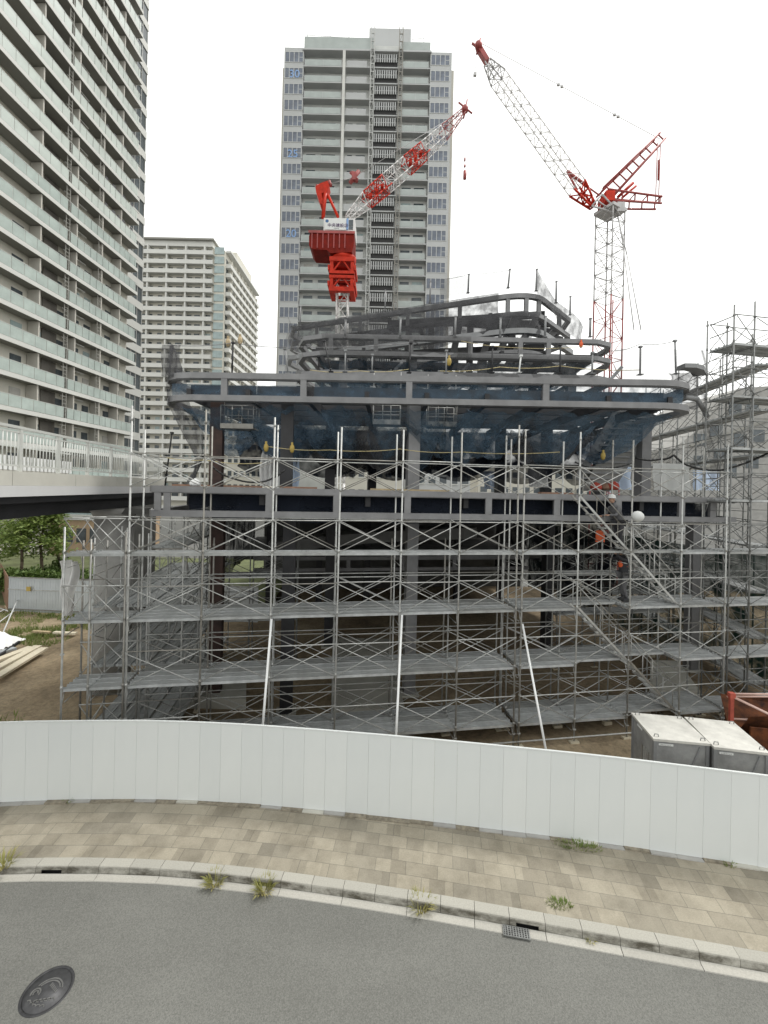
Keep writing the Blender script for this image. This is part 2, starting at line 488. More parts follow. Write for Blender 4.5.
# ------------------------------------------------------------------ white hoarding along the pavement
fence = empty('hoarding_fence', 'long curved white panel hoarding between the pavement and the building site', 'fence', (FEN[0].x, FEN[0].y, .15))
cum = resample(FEN, .5)
pm = None
for p, q in zip(cum[:-1], cum[1:]):
    d = (q-p); L = d.length; ang = math.atan2(d.y, d.x)
    if p.x > 13 or q.x < -13.5: continue
    if pm is None:
        pb = MB()
        # flat face with a folded vertical edge on each side
        pb.box(.002, .499, 0, .022, .02, 1.855)
        pm = pb.mesh('panel', M['fence'])
    o = place('panel', pm, fence, (p.x-FEN[0].x, p.y-FEN[0].y, 0), ang)
b = MB()
vis = [p for p in cum if -13.5 < p.x < 13.3]
b.pathbar([p + Vector((0,0,2.01)) + n*.012 for p, n in zip(vis, normals(vis))], .045, .025)
b.build('top_rail', M['fence'], fence, (FEN[0].x, FEN[0].y, .15))
b = MB()
for p, n in zip(vis[::4], normals(vis)[::4]):
    b.tube(p + n*.08 + Vector((0,0,.0)), p + n*.08 + Vector((0,0,1.95)), .024)
for z in (.5, 1.2, 1.8): b.path([p + n*.05 + Vector((0,0,z)) for p, n in zip(vis, normals(vis))], .024)
b.build('support_frame', M['galv_dark'], fence, (FEN[0].x, FEN[0].y, .15))
rnd = random.Random(9)
for p, q, nn_ in zip(vis[:-1], vis[1:], normals(vis)):
    d = (q-p).normalized(); w_ = rnd.uniform(.07,.12); z_ = .152 + rnd.uniform(.012,.03); b = MB()
    a_ = p + d*.006 - nn_*w_; c_ = q - d*.006 - nn_*w_; a2 = p + d*.006 + nn_*.03; c2 = q - d*.006 + nn_*.03
    b.hexa([Vector((v.x,v.y,.14)) for v in (a_,c_,c2,a2)] + [Vector((v.x,v.y,z_)) for v in (a_,c_,c2,a2)])
    b.build('footing_block', M[rnd.choice(('concrete','concrete','concrete_pale','soil_grit','soil_grit'))], fence, (FEN[0].x, FEN[0].y, .15))

# ------------------------------------------------------------------ manhole, grate, weeds
def manhole():
    c = gz(47.3, 990.5); r = .335
    t = empty('manhole_cover', 'round dark cast iron manhole cover with raised wave pattern in the road', 'manhole cover', (c.x, c.y, 0), R(-12))
    b = MB(); b.lathe((0,0,0), [(r,.0),(r,.006),(r*.9,.008),(r*.9,.0)], 40); b.build('rim', M['iron'], t)
    b = MB(); b.lathe((0,0,0), [(r*.885,.0005),(r*.885,.004),(.001,.0042)], 40); p = b.build('lid', M['iron_lid'], t)
    q = MB()
    def arc(cx, cy, ra, a0, a1, w=.018):
        pts = [Vector((cx+ra*math.cos(a0+(a1-a0)*i/14), cy+ra*math.sin(a0+(a1-a0)*i/14), .007)) for i in range(15)]
        q.pathbar(pts, w, .006)
    arc(.02,-.04,.2,R(35),R(165)); arc(.02,-.04,.17,R(40),R(160)); arc(-.13,-.07,.06,R(-10),R(230),.02); arc(-.13,-.07,.03,R(0),R(250),.02)
    for i in range(6): q.box(-.02+.03*i, -.004+.03*i, .05-.01*i, .10-.012*i, .003, .009)
    for i in range(5): arc(-.02+.05*i, -.17+.02*i, .035, R(20), R(200), .016)
    for i in range(5): arc(-.12+.06*i, -.215+.012*abs(i-2), .03, R(20), R(160), .014)
    q.build('relief', M['iron_light'], p)
M['iron_lid'] = surf('iron_lid', (.065,.065,.068), .5, .3, .3, 10)
M['iron_light'] = surf('iron_relief', (.17,.17,.165), .45, .4, .25, 10)
manhole()

def grate():
    c = gz(512.5, 927.5); i = min(range(len(KT)), key=lambda i: (KT[i]-Vector((c.x,c.y,0))).length); d = KT[i+1]-KT[i-1]
    c = KT[i] - normals(KT)[i]*.125
    t = empty('drain_grate', 'grey slotted drain grating set in the gutter', 'drain grate', (c.x, c.y, .02), math.atan2(d.y, d.x))
    b = MB(); b.hexa([(-.25,-.145,0),(.25,-.145,0),(.25,-.125,0),(-.25,-.125,0),(-.25,-.145,.02),(.25,-.145,.02),(.25,-.125,.02),(-.25,-.125,.02)]); b.box(-.25,.25,.105,.125,0,.02); b.box(-.25,-.23,-.125,.105,0,.02); b.box(.23,.25,-.125,.105,0,.02); b.build('frame', M['galv_dark'], t); t.scale = (.9,.68,1)
    b = MB()
    for i in range(9): b.box(-.215+.05*i, -.195+.05*i, -.124, .124, .004, .018)
    for j in range(4): b.box(-.228, .228, -.085+.05*j, -.07+.05*j, .002, .0165)
    b.build('grating', M['galv_dark'], t)
    b = MB(); b.box(-.23,.23,-.125,.125,-.008,.0); b.build('sump', M['black'], t)
grate()

def weed(c, r, h, n, label, m='weed', name='weed_tuft', seed=1, long=1.0, turn=0.0):
    rnd = random.Random(seed); b = MB()
    for i in range(n):
        a = rnd.uniform(0, 2*PI); rr = r*math.sqrt(rnd.random())*.5
        p = Matrix.Rotation(turn,3,'Z') @ Vector((rr*math.cos(a)*long, rr*math.sin(a), 0)); ln = h*rnd.uniform(.5,1.1); lean = rnd.uniform(.2,1.2)
        d = Vector((math.cos(a)*lean, math.sin(a)*lean, 1)).normalized(); w = Vector((-d.y, d.x, 0)); w = (w.normalized() if w.length > .01 else Vector((1,0,0)))*.006*rnd.uniform(.7,1.6)
        m1 = p + d*ln*.55; tip = p + d*ln + Vector((0,0,-.25*ln*lean))
        b.tri(p-w, p+w, m1+w); b.tri(p-w, m1+w, m1-w); b.tri(m1-w, m1+w, tip)
    o = b.build(name, M[m]); o.location = c; return tag(o, label, 'weed', 'weeds growing on the street')
weed(gz(215,884), .22, .28, 150, 'yellowish weed tuft in the gutter, leftmost of the three along the kerb', seed=2)
weed(gz(264,891), .22, .30, 150, 'yellowish weed tuft at the kerb drain slot right of another tuft', seed=3)
weed(gz(421,909), .22, .34, 150, 'tall brownish dry weed tuft in the gutter near the grating', seed=4)
weed(gz(560,906,.15)+Vector((0,.03,.0)), .2, .09, 130, 'low green weed growing behind the kerb stones of the pavement', 'grass', seed=5, long=2.2, turn=R(-10))
weed(gz(578,847.5,.15)+Vector((0,.02,0)), .24, .11, 220, 'long low strip of green weed at the foot of the white hoarding', 'grass', seed=6, long=4, turn=R(-9))
weed(gz(70,800.5,.15), .22, .12, 60, 'small green weed at the hoarding foot above the first drain slot', 'grass', seed=7)
weed(gz(3,866,.15), .3, .35, 90, 'tall thin weed on the pavement at the kerb end', 'weed', seed=8)
weed(gz(728,864,.15), .25, .10, 60, 'small green weed at the far end of the hoarding foot', 'grass', seed=9)
weed(gz(590,941), .10, .12, 40, 'tiny dark dry weed in the gutter beyond the grating', 'weed', seed=10)

# ------------------------------------------------------------------ grey boxes behind the hoarding
def box_unit(c4, zt, label, vents):
    a, b_, c, d = c4                                     # front left, front right, back right, back left (plan)
    o = Vector(((a.x+c.x)/2, (a.y+c.y)/2, 0)); d1 = (b_-a); rz = math.atan2(d1.y, d1.x)
    w = ((b_-a).length + (c-d).length)/2; l = ((d-a).length + (c-b_).length)/2
    t = empty('equipment_box', label, 'steel box', o, rz, 'grey steel boxes behind the hoarding')
    b = MB(); b.box(-w/2+.03, w/2-.03, -l/2+.03, l/2-.03, .1, zt-.06); b.build('body', M['box_grey'], t)
    for x in (-w/2, w/2-.07):
        for y in (-l/2, l/2-.07): b = MB(); b.box(x, x+.07, y, y+.07, 0, zt-.062); b.build('corner_post', M['steel_light'], t)
    for y in (-l/2, l/2-.05): b = MB(); b.box(-w/2+.072, w/2-.072, y, y+.05, .0, .12); b.build('skid', M['steel_light'], t)
    b = MB(); b.box(-w/2-.012, w/2+.012, -l/2-.012, l/2+.012, zt-.058, zt); b.build('roof', M['box_top'], t)
    b = MB(); b.box(-w*.40, -w*.14, -l/2+.012, -l/2+.031, zt-.16, zt-.115); s = b.build('name_plate', M['white'], t)
    b = MB()
    for i in range(7): b.box(-w*.37+.033*i, -w*.37+.02+.033*i, -l/2+.008, -l/2+.0125, zt-.142, zt-.134)
    b.build('lettering', M['cloth_grey'], s)
    b = MB(); b.box(-w/2+.012, -w/2+.031, .05, .3, zt-.17, zt-.125); b.build('name_plate', M['white'], t)
    b = MB(); b.bar((w*.34, -l/2+.01, zt-.12), (w*.16, -l/2+.01, zt-.75), .03, .02, (0,1,0)); b.build('door_stay', M['steel_light'], t)
    for (x, y) in ((-w*.42,-l*.42),(w*.42,-l*.42),(w*.42,l*.42),(-w*.42,l*.42)):
        b = MB(); b.path([(x-.05,y,zt),(x-.04,y,zt+.06),(x+.04,y,zt+.06),(x+.05,y,zt)], .009); b.build('lifting_eye', M['galv_dark'], t)
    if vents:
        for i in range(5):
            b = MB(); b.box(-w/2+.016, -w/2+.031, -l*.36+.11*i, -l*.36+.05+.11*i, zt-1.1, zt-.5); b.build('vent_slot', M['galv'], t)
box_unit([gz(652.8,737.9,1.8), gz(709.8,743,1.8), gz(682.5,717.3,1.8), gz(632.6,711.9,1.8)], 1.8, 'grey steel box with pale dirty roof and vent slots on its side', True)
box_unit([gz(711.2,746.6,1.8), gz(763,752.5,1.8), gz(736,722,1.8), gz(686.8,718.3,1.8)], 1.8, 'grey steel box with pale dirty roof next to the red post', False)

def red_machine():
    p = gz(731, 722, 1.3)
    t = empty('spoil_skip', 'rusty red brown steel skip with a red corner post and pinkish rails', 'skip', (p.x, p.y, 0), R(-9))
    b = MB(); b.box(-.045,.045,-.045,.045,0,2.05); b.box(-.07,.07,-.07,.07,1.98,2.12); b.build('corner_post', M['dull_red'], t)
    b = MB()
    b.grid(lambda u, v: (.5+1.95*u, .1+1.3*v + .0, 1.45 - .75*math.sin(PI*v)**.7 + .12*math.sin(9*v+2*u)), 10, 14)
    b.box(.7,2.6,1.42,1.5,0,1.5); b.box(.5,2.6,.0,.06,0,1.2); b.build('bin', M['rusty'], t)
    for p_, q_, nm in (((0,-.02,2.02),(1.9,-1.0,1.35),'stay_pipe'),((.05,.07,2.0),(1.95,-.92,1.33),'stay_pipe'),((.0,.1,2.05),(2.6,.6,2.02),'rail'),((0,.18,1.93),(2.6,.75,1.9),'rail'),((.1,.2,1.3),(2.6,.2,1.42),'rail')):
        b = MB(); b.tube(p_, q_, .026, 8); b.build(nm, M['hose'], t)
    b = MB(); b.lathe((-.02,-.12,1.05), [(.11,0),(.12,.12),(.07,.25),(.02,.27)], 12); b.build('white_cap', M['white'], t)
red_machine()
rs = random.Random(17)
# ------------------------------------------------------------------ tube scaffolds
LV = [.60, 2.33, 4.055, 5.78, 7.505, 9.23, 10.955, 12.68]
_cache = {}
GV = 'galv'
def post_mesh(z0, z1):
    k = ('post', GV, round(z0,2), round(z1,2))
    if k not in _cache:
        b = MB(); b.tube((0,0,z0+.0),(0,0,z1),.0255,7)
        z = .6
        while z < z1 - .1:
            if z > z0: b.tube((0,0,z+.02),(0,0,z+.10),.034,7)
            if z + .9 < z1: b.box(-.034,.034,-.034,.034,z+.88,z+.93)
            z += 1.725
        if z0 < .1: b.tube((0,0,z0),(0,0,z0+.45),.018,6); b.tube((0,0,.32),(0,0,.36),.055,6)
        _cache[k] = b.mesh('post', M[GV])
    return _cache[k]
def plate_mesh():
    if 'plate' not in _cache:
        b = MB(); b.box(-.14,.14,-.07,.07,-.14,-.02); _cache['plate'] = b.mesh('base_plate', M['wood_pale'])
    return _cache['plate']
def brace_mesh(L, h=.88):
    k = ('brace', GV, round(L,2), h)
    if k not in _cache:
        b = MB(); b.tube((.02,-.03,.03),(L-.02,-.03,h),.0135,5); b.tube((.02,-.055,h),(L-.02,-.055,.03),.0135,5)
        _cache[k] = b.mesh('cross_brace', M[GV])
    return _cache[k]
def rail_mesh(L):
    k = ('rail', GV, round(L,2))
    if k not in _cache:
        b = MB(); b.tube((.0,-.045,0),(L,-.045,0),.0165,6); _cache[k] = b.mesh('guard_rail', M[GV])
    return _cache[k]
def plank_mesh(L, w):
    k = ('plank', round(L,2), round(w,2))
    if k not in _cache:
        b = MB(); rnd = random.Random(len(_cache)); n = 3
        for i in range(n): b.box(.035, L-.035, w*i/n+.006, w*(i+1)/n-.006, -.038, -.0)
        b.box(.03, L-.03, .0, .006, -.06, .012); b.box(.03, L-.03, w-.006, w, -.06, .012)
        b.box(.02,.034,.02,w-.02,-.06,-.001); b.box(L-.034,L-.02,.02,w-.02,-.06,-.001)
        for x in (.0, L-.045):
            for y in (w*.15, w*.8): b.box(x, x+.045, y, y+.03, -.03, .03)
        _cache[k] = b.mesh('deck_plank', M['plank'])
    return _cache[k]
def transom_mesh(w):
    k = ('tr', GV, round(w,2))
    if k not in _cache:
        b = MB(); b.tube((0,0,0),(0,w,0),.02,6); b.tube((0,w*.15,-.02),(0,w*.0,-.38),.012,5); b.tube((0,w*.85,-.02),(0,w,-.38),.012,5); b.tube((0,w*.15,-.3),(0,w*.85,-.3),.012,5)
        _cache[k] = b.mesh('transom', M[GV])
    return _cache[k]

def scaffold(label, org, ang, us, rows, decks, brace, ends=(), skip=(), groundpipe=True, name='tube_scaffold'):
    """us: frame positions along x; rows: (y, top); decks: {level: [(y, width)]}; brace: {row index: levels}"""
    t = empty(name, label, 'scaffold', org, ang, 'scaffolds round the steel frame')
    for u in us:
        for (v, top) in rows:
            po = place('post', post_mesh(-.1, top + rs.choice((0,0,-.18,.12))), t, (u, v, 0)); po.rotation_euler = (rs.gauss(0,.0016), rs.gauss(0,.0016), rs.uniform(0,6))
            place('base_plate', plate_mesh(), t, (u, v, 0))
        for lv in sorted(decks):
            if decks[lv] and lv + .2 < rows[min(1, len(rows)-1)][1] and len(rows) > 1:
                place('transom', transom_mesh(rows[1][0]-rows[0][0]), t, (u, rows[0][0], lv-.075))
    for a, c in zip(us[:-1], us[1:]):
        for lv, pl in decks.items():
            for j, (v, w) in enumerate(pl):
                if (round(a,2), lv, j) in skip: continue
                place('deck_plank', plank_mesh(c-a, w), t, (a, v, lv))
        for r, lvs in brace.items():
            for lv in lvs:
                place('cross_brace', brace_mesh(c-a), t, (a, rows[r][0]+rs.uniform(-.008,.008), lv+rs.uniform(-.035,.03)))
                place('guard_rail', rail_mesh(c-a), t, (a, rows[r][0], lv+.9+rs.uniform(-.03,.03)))
    # end frames: rails and braces across the depth
    for u in ends:
        for lv in decks:
            L = rows[1][0]-rows[0][0]
            for z in (.45, .9):
                o = place('guard_rail', rail_mesh(L), t, (u, rows[0][0], lv+z), PI/2)
    if groundpipe:
        b = MB(); b.tube((us[0]-.1,-.05,.12),(us[-1]+.1,-.05,.12),.024); b.build('ground_pipe', M['galv'], t)
        b = MB(); b.tube((us[0]-.1,rows[-1][0]+.05,.12),(us[-1]+.1,rows[-1][0]+.05,.12),.024); b.build('ground_pipe', M['galv'], t)
    return t

V0 = 12.09
def facorg(u): return uv(u, V0)
P3 = [(.02,.28),(.31,.28),(.60,.29)]
P4 = P3 + [(.93,.42)]
P6 = [(.02,.42),(.47,.42),(.95,.42),(1.40,.42),(1.86,.28),(2.15,.28)]
rowsF = [(0,9.5),(.914,9.3),(1.37,6.05)]
decksF = {LV[0]:P4, LV[1]:P4, LV[2]:P4, LV[3]:P3[:2], LV[4]:[]}
brF = {0:[LV[0]-.0,LV[1],LV[2],LV[3],LV[4]], 1:[LV[0],LV[1],LV[2],LV[3],LV[4]], 2:[LV[0],LV[1],LV[2]]}
u0 = -4.68
A = [-4.68,-2.87,-1.07,.73,2.53,4.28,6.10]
scaffold('wide silver tube scaffold along the left front with four deck levels', facorg(u0), PH, [u-u0 for u in A], rowsF, decksF, brF)
u1 = 6.27
B = [6.27,8.1,9.91,11.78,13.43]
sk = {(round(8.1-u1,2), LV[2], 0),(round(8.1-u1,2), LV[2], 1),(round(9.91-u1,2), LV[3], 0),(round(8.1-u1,2), LV[3], 0),(round(9.91-u1,2), LV[0],0),(round(9.91-u1,2), LV[1],0),(round(9.91-u1,2), LV[1],1),(round(8.1-u1,2), LV[1],0)}
scaffold('silver tube scaffold on the right front carrying the stair flights', facorg(u1), PH, [u-u1 for u in B], rowsF, decksF, brF, skip=sk)
# left: narrow end bay and the return running back beside the bridge pier
u2 = -6.19
scaffold('narrow two bay end scaffold at the left corner of the front', facorg(u2), PH, [0,.60,1.44], [(0,6.35),(.914,6.2)], {LV[0]:P3, LV[1]:P3, LV[2]:P3, LV[3]:P3[:2]}, {0:[LV[2],LV[3]],1:[LV[0],LV[1],LV[2],LV[3]]}, groundpipe=False)
o = uv(-3.75, V0+1.5)
scaffold('return scaffold with long planks running back beside the round bridge pier', o, PH+PI/2, [0,1.83,3.66,5.49,7.32], [(0,6.9),(.914,6.9),(1.55,6.2),(2.44,6.2)], {LV[0]:P6, LV[1]:P6, LV[2]:P6, LV[3]:P3}, {0:LV[1:4], 1:[LV[1],LV[2]], 3:LV[:3]}, groundpipe=False)
# right: tall corner tower and its return running back
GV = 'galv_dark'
u3 = 13.55
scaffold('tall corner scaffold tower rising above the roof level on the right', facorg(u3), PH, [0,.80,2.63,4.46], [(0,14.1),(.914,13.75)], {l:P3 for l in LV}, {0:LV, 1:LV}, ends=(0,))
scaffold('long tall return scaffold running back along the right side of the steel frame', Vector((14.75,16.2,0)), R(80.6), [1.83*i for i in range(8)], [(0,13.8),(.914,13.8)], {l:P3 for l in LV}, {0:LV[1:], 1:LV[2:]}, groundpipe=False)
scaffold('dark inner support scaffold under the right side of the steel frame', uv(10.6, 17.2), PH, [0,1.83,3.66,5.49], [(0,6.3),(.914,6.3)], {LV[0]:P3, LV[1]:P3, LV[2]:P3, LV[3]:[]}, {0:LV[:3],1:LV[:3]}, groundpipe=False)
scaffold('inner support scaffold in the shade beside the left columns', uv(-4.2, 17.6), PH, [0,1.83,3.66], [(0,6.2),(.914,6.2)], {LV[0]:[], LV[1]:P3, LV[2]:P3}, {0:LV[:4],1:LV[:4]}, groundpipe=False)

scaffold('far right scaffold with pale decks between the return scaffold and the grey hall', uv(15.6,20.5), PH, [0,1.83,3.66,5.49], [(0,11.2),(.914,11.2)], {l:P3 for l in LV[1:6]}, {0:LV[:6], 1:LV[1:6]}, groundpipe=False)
GV = 'galv'
# stair flights climb one deck per bay
def flight(ua, za, ub, zb, label):
    o = uv(ua, V0+.12); t = empty('stair_flight', label, 'scaffold stair', o, PH, 'stair flights on the front scaffold')
    L = ub-ua; H = zb-za
    for y in (0, .40):
        b = MB(); b.bar((0,y,za+.02),(L,y,zb+.02),.03,.065,(0,0,1)); b.build('stringer', M['galv'], t)
        b = MB(); b.tube((0,y,za+.85),(L,y,zb+.85),.017); b.tube((.1,y,za+.02+.1*H/L),(.1,y,za+.85+.1*H/L),.014); b.tube((L-.1,y,zb-.1*H/L),(L-.1,y,zb+.85-.1*H/L),.014); b.tube((L*.5,y,za+H*.5),(L*.5,y,za+H*.5+.85),.014); b.build('handrail', M['galv'], t)
    for i in range(8):
        f = (i+.5)/8; b = MB(); b.box(L*f-.09, L*f+.09, .02,.38, za+H*f-.03, za+H*f); b.build('tread', M['galv'], t)
flight(8.2, LV[4], 9.95, LV[3], 'topmost stair flight, coming down from the upper floor edge')
flight(10.0, LV[3], 11.75, LV[2], 'second stair flight from the top, right of the standing dark worker')
flight(8.2, LV[2], 9.95, LV[1], 'third stair flight from the top, below the worker in orange')
flight(10.0, LV[1], 11.75, LV[0], 'lowest stair flight, ending behind the grey steel boxes')

# white raking props
def prop(pa, va, pb, label):
    a = fac(pa[0], pa[1], va); p = uv(a.x, a.y, a.z)
    d = at(pb[0], pb[1], 1.0); q = gz(pb[0], pb[1], .0)
    # foot on the ground behind the hoarding, on the line that the prop follows
    t_ = 1.0
    b = MB(); b.tube(q, p, .033, 8); 
    o = single(b, 'raking_prop', M['white'], label, 'prop pole', 'white raking props', q)
    f = MB(); f.box(q.x-.12,q.x+.12,q.y-.12,q.y+.12,-.1,.03); f.build('foot_plate', M['galv'], o, q)
prop((271.5,619), V0-.06, (257,795), 'white raking prop pole leaning left of the front scaffold middle')
prop((402,615), V0-.06, (392.5,806), 'white nearly upright prop pole in front of the scaffold')
prop((522.5,624), V0-.06, (556,805), 'white raking prop pole leaning right, at the joint of the two scaffolds')
M['ramp_grey'] = surf('ramp_grey', (.16,.16,.155), .8, 0, .2, .8)
# ------------------------------------------------------------------ the steel frame
bd = empty('steel_frame_building', 'unfinished terraced building of grey steel beams, columns and curved floor edges', 'building', uv(2, 13))
BO = bd.location.copy()
def bpart(name, mb, m, parent=None): return mb.build(name, M[m] if isinstance(m, str) else m, parent or bd, BO if parent is None else BO)

def ladder(poly, ztop, depth, stiff, name='edge_beam', cw=.22, ch=.18, m='steel', third=False, slant=0):
    """two chords joined by upright stiffeners along a plan line; each chord and stiffener of the edge is a part"""
    b = MB(); b.pathbar([Vector((p[0],p[1],(p[2] if len(p) > 2 else 0)+ztop-ch/2)) for p in poly], cw, ch)
    b.pathbar([Vector((p[0],p[1],(p[2] if len(p) > 2 else 0)+ztop-.014-ch)) for p in poly], cw*.6, .02)
    top = bpart(name, b, m)
    b = MB(); b.pathbar([Vector((p[0],p[1],(p[2] if len(p) > 2 else 0)+ztop-depth+ch/2)) for p in poly], cw, ch)
    bpart(name, b, m)
    for p in stiff:
        b = MB(); b.box(p[0]-.10, p[0]+.10, p[1]-.118, p[1]-.0, ztop-depth+ch+.0, ztop-ch)
        bpart('stiffener', b, m)

def arcpts(c, r, a0, a1, n=8):
    return [Vector((c[0]+r*math.cos(R(a0+(a1-a0)*i/n)), c[1]+r*math.sin(R(a0+(a1-a0)*i/n)), 0)) for i in range(n+1)]

# level 3: straight front beam just behind the scaffold, at eye height
L3 = [uv(-4.5, 24), uv(-4.5,13.25), uv(-4.42,13.09), uv(-4.2,13.05), uv(14.4,13.05), uv(14.9,13.2), uv(15.0,13.6), uv(15.0,24)]
st3 = []
for x in (270, 337, 407.5, 488, 556, 617, 680, 711):
    q = fac(x, 500, 13.05); st3.append(uv(q.x, q.y))
ladder(L3, 7.57, .87, st3)
b = MB()
for u in (-4.3, -4.05): b.hexa([uv(u-.09,12.95,6.88),uv(u+.09,12.95,6.88),uv(u+.09,13.0,6.88),uv(u-.09,13.0,6.88),uv(u-.09,12.95,7.38),uv(u+.09,12.95,7.38),uv(u+.09,13.0,7.38),uv(u-.09,13.0,7.38)])
bpart('end_plate', b, 'steel')
def plate(us, vs, z0, z1):
    b = MB(); b.hexa([uv(us[0],vs[0],z0),uv(us[1],vs[0],z0),uv(us[1],vs[1],z0),uv(us[0],vs[1],z0),uv(us[0],vs[0],z1),uv(us[1],vs[0],z1),uv(us[1],vs[1],z1),uv(us[0],vs[1],z1)]); return b
bpart('floor_deck', plate((-4.05,14.8),(13.2,34),7.38,7.5), 'deck')
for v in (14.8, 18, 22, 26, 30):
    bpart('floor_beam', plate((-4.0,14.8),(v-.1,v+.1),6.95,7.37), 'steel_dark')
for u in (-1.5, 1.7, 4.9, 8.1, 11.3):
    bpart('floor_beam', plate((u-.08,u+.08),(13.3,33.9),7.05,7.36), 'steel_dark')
# level 2: set back beam and deck, curved ramp in front of it
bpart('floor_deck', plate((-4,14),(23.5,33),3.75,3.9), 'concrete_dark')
ladder([uv(-3,23.4), uv(12.5,23.4)], 3.92, .8, [uv(u,23.4) for u in (-1,2,5,8,11)])
b = MB()
pts = []
for i in range(25):
    f = i/24; pts.append((uv(-2.0+9.5*f, 20.5+1.2*math.sin(PI*f), 5.0+.75*f), uv(-2.0+9.3*f, 22.6+1.0*math.sin(PI*f), 5.0+.75*f)))
ce = uv(7.4, 21.6, 5.75)
for i in range(1, 9):
    a = PH - PI/2 + PI*i/8 ; pts.append((ce + Vector((1.1*math.cos(a-.0),1.1*math.sin(a),0)), ce))
for (p, q), (p2, q2) in zip(pts[:-1], pts[1:]):
    h = Vector((0,0,.55)); b.hexa([p-h,p2-h,q2-h,q-h,p,p2,q2,q])
bpart('curved_ramp', b, 'ramp_grey')
# columns
def col(px, py, v, z0, z1, w=.42, m='steel'):
    q = fac(px, py, v); u = q.x
    b = plate((u-w/2,u+w/2),(v-w/2,v+w/2),z0,z1); bpart('column', b, m)
    b2 = plate((u-w*.8,u+w*.8),(v-w*.8,v+w*.8),z0-.02,z0+.06); bpart('column_base', b2, 'concrete_pale' if z0 < 1 else 'steel')
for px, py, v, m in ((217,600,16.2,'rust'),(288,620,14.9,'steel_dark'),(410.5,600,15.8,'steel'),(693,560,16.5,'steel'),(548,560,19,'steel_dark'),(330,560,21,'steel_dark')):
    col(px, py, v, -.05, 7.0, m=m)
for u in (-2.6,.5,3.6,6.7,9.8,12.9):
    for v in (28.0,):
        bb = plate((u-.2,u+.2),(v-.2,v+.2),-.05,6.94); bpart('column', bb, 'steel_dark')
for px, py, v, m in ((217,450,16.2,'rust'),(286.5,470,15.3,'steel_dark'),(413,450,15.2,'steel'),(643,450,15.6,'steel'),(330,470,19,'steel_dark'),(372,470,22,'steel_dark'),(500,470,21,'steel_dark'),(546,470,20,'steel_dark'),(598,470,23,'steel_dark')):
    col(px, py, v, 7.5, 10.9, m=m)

# level 4: wide plate with rounded ends, nearly square to the camera
def onz(px, py, z): d = at(px, py, 1.0); k = (z-EYE)/(d.z-EYE); return Vector((d.x*k, k, 0))
Z4 = 11.3
a4 = at(158,375,14.25); e4 = at(704,377,13.9)
fl = Vector((a4.x, 14.2, 0)); fr = Vector((e4.x, 13.85, 0))
dd = (fr-fl).normalized(); nn4 = Vector((-dd.y, dd.x, 0))
L4 = [fl + nn4*10 + dd*.4] + [fl + nn4*1.2 + dd*.0] + [fl + dd*(1.2-1.2*math.cos(t)) + nn4*(1.2-1.2*math.sin(t)) for t in (PI*.12,PI*.25,PI*.37)] + [fl + dd*1.2] + [fr - dd*1.3] + [fr - dd*(1.3-1.3*math.cos(t)) + nn4*(1.3-1.3*math.sin(t)) for t in (PI*.4,PI*.27,PI*.14)] + [fr + nn4*1.4] + [fr + nn4*9 - dd*.8]
st4 = []
for x in (231, 309, 412, 544):
    q = at(x, 388, 1); k = (fl.y)/(1 - q.x*dd.y/dd.x*0)
    s = ((x-163)/(697-163)); p = fl.lerp(fr, s); st4.append(p)
ladder(L4, Z4, .92, st4, cw=.26, ch=.19)
# joists and cross bracing of level 4, no slab yet: the sky shows through between them
for k in range(1, 7):
    p = fl + nn4*(1.4*k) + dd*.5; q = fr + nn4*(1.4*k) - dd*.5
    b = MB(); b.bar(p + Vector((0,0,Z4-.25)), q + Vector((0,0,Z4-.25)), .16, .34); bpart('floor_joist', b, 'steel_dark')
for k in range(9):
    p = fl.lerp(fr, (k+.5)/9) + nn4*.15; q = p + nn4*9
    b = MB(); b.bar(p + Vector((0,0,Z4-.65)), q + Vector((0,0,Z4-.65)), .15, .34); bpart('floor_joist', b, 'steel_dark')
# canopy rims at both rounded ends of level 4
b = MB(); b.pathbar([at(681,367,14.3), at(690,367,14.3), at(697,369,14.6), at(700,374,15.2)], .4, .14); bpart('edge_rim', b, 'steel_light')
b = MB(); b.path([at(684,397,14.6), at(697,399,14.8), at(704,410,15.2), at(707,416,15.4)], .09, 6); bpart('edge_rim', b, 'steel_light')

# level 5: narrower, set back
Y5 = 19.5
Z5 = at(450,337,Y5).z
l5 = at(295,337,Y5); r5 = at(619,337,Y5)
L5 = [Vector((l5.x+.6, Y5+9,0)), Vector((l5.x, Y5+1.4,0)), Vector((l5.x+.4,Y5+.4,0)), Vector((l5.x+1.4,Y5,0)), Vector((r5.x-1.0,Y5,0)), Vector((r5.x-.3,Y5+.35,0)), Vector((r5.x,Y5+1.1,0)), Vector((r5.x-.2,Y5+9,0))]
st5 = [Vector((at(x,345,Y5).x, Y5, 0)) for x in (331, 376, 411, 470, 520, 548)]
ladder(L5, Z5, .95, st5, cw=.24, ch=.2)
b = MB(); b.pathbar([p + Vector((0,0,Z5-1.75)) for p in L5], .3, .22); bpart('edge_beam', b, 'steel')
for k in range(1,5):
    b = MB(); b.bar((l5.x+.5,Y5+1.8*k,Z5-.3),(r5.x-.5,Y5+1.8*k,Z5-.3),.18,.36); bpart('floor_joist', b, 'steel_dark')
for k in range(7):
    x = l5.x+1+(r5.x-l5.x-2)*k/6
    b = MB(); b.bar((x,Y5+.15,Z5-.7),(x,Y5+8,Z5-.7),.16,.36); bpart('floor_joist', b, 'steel_dark')
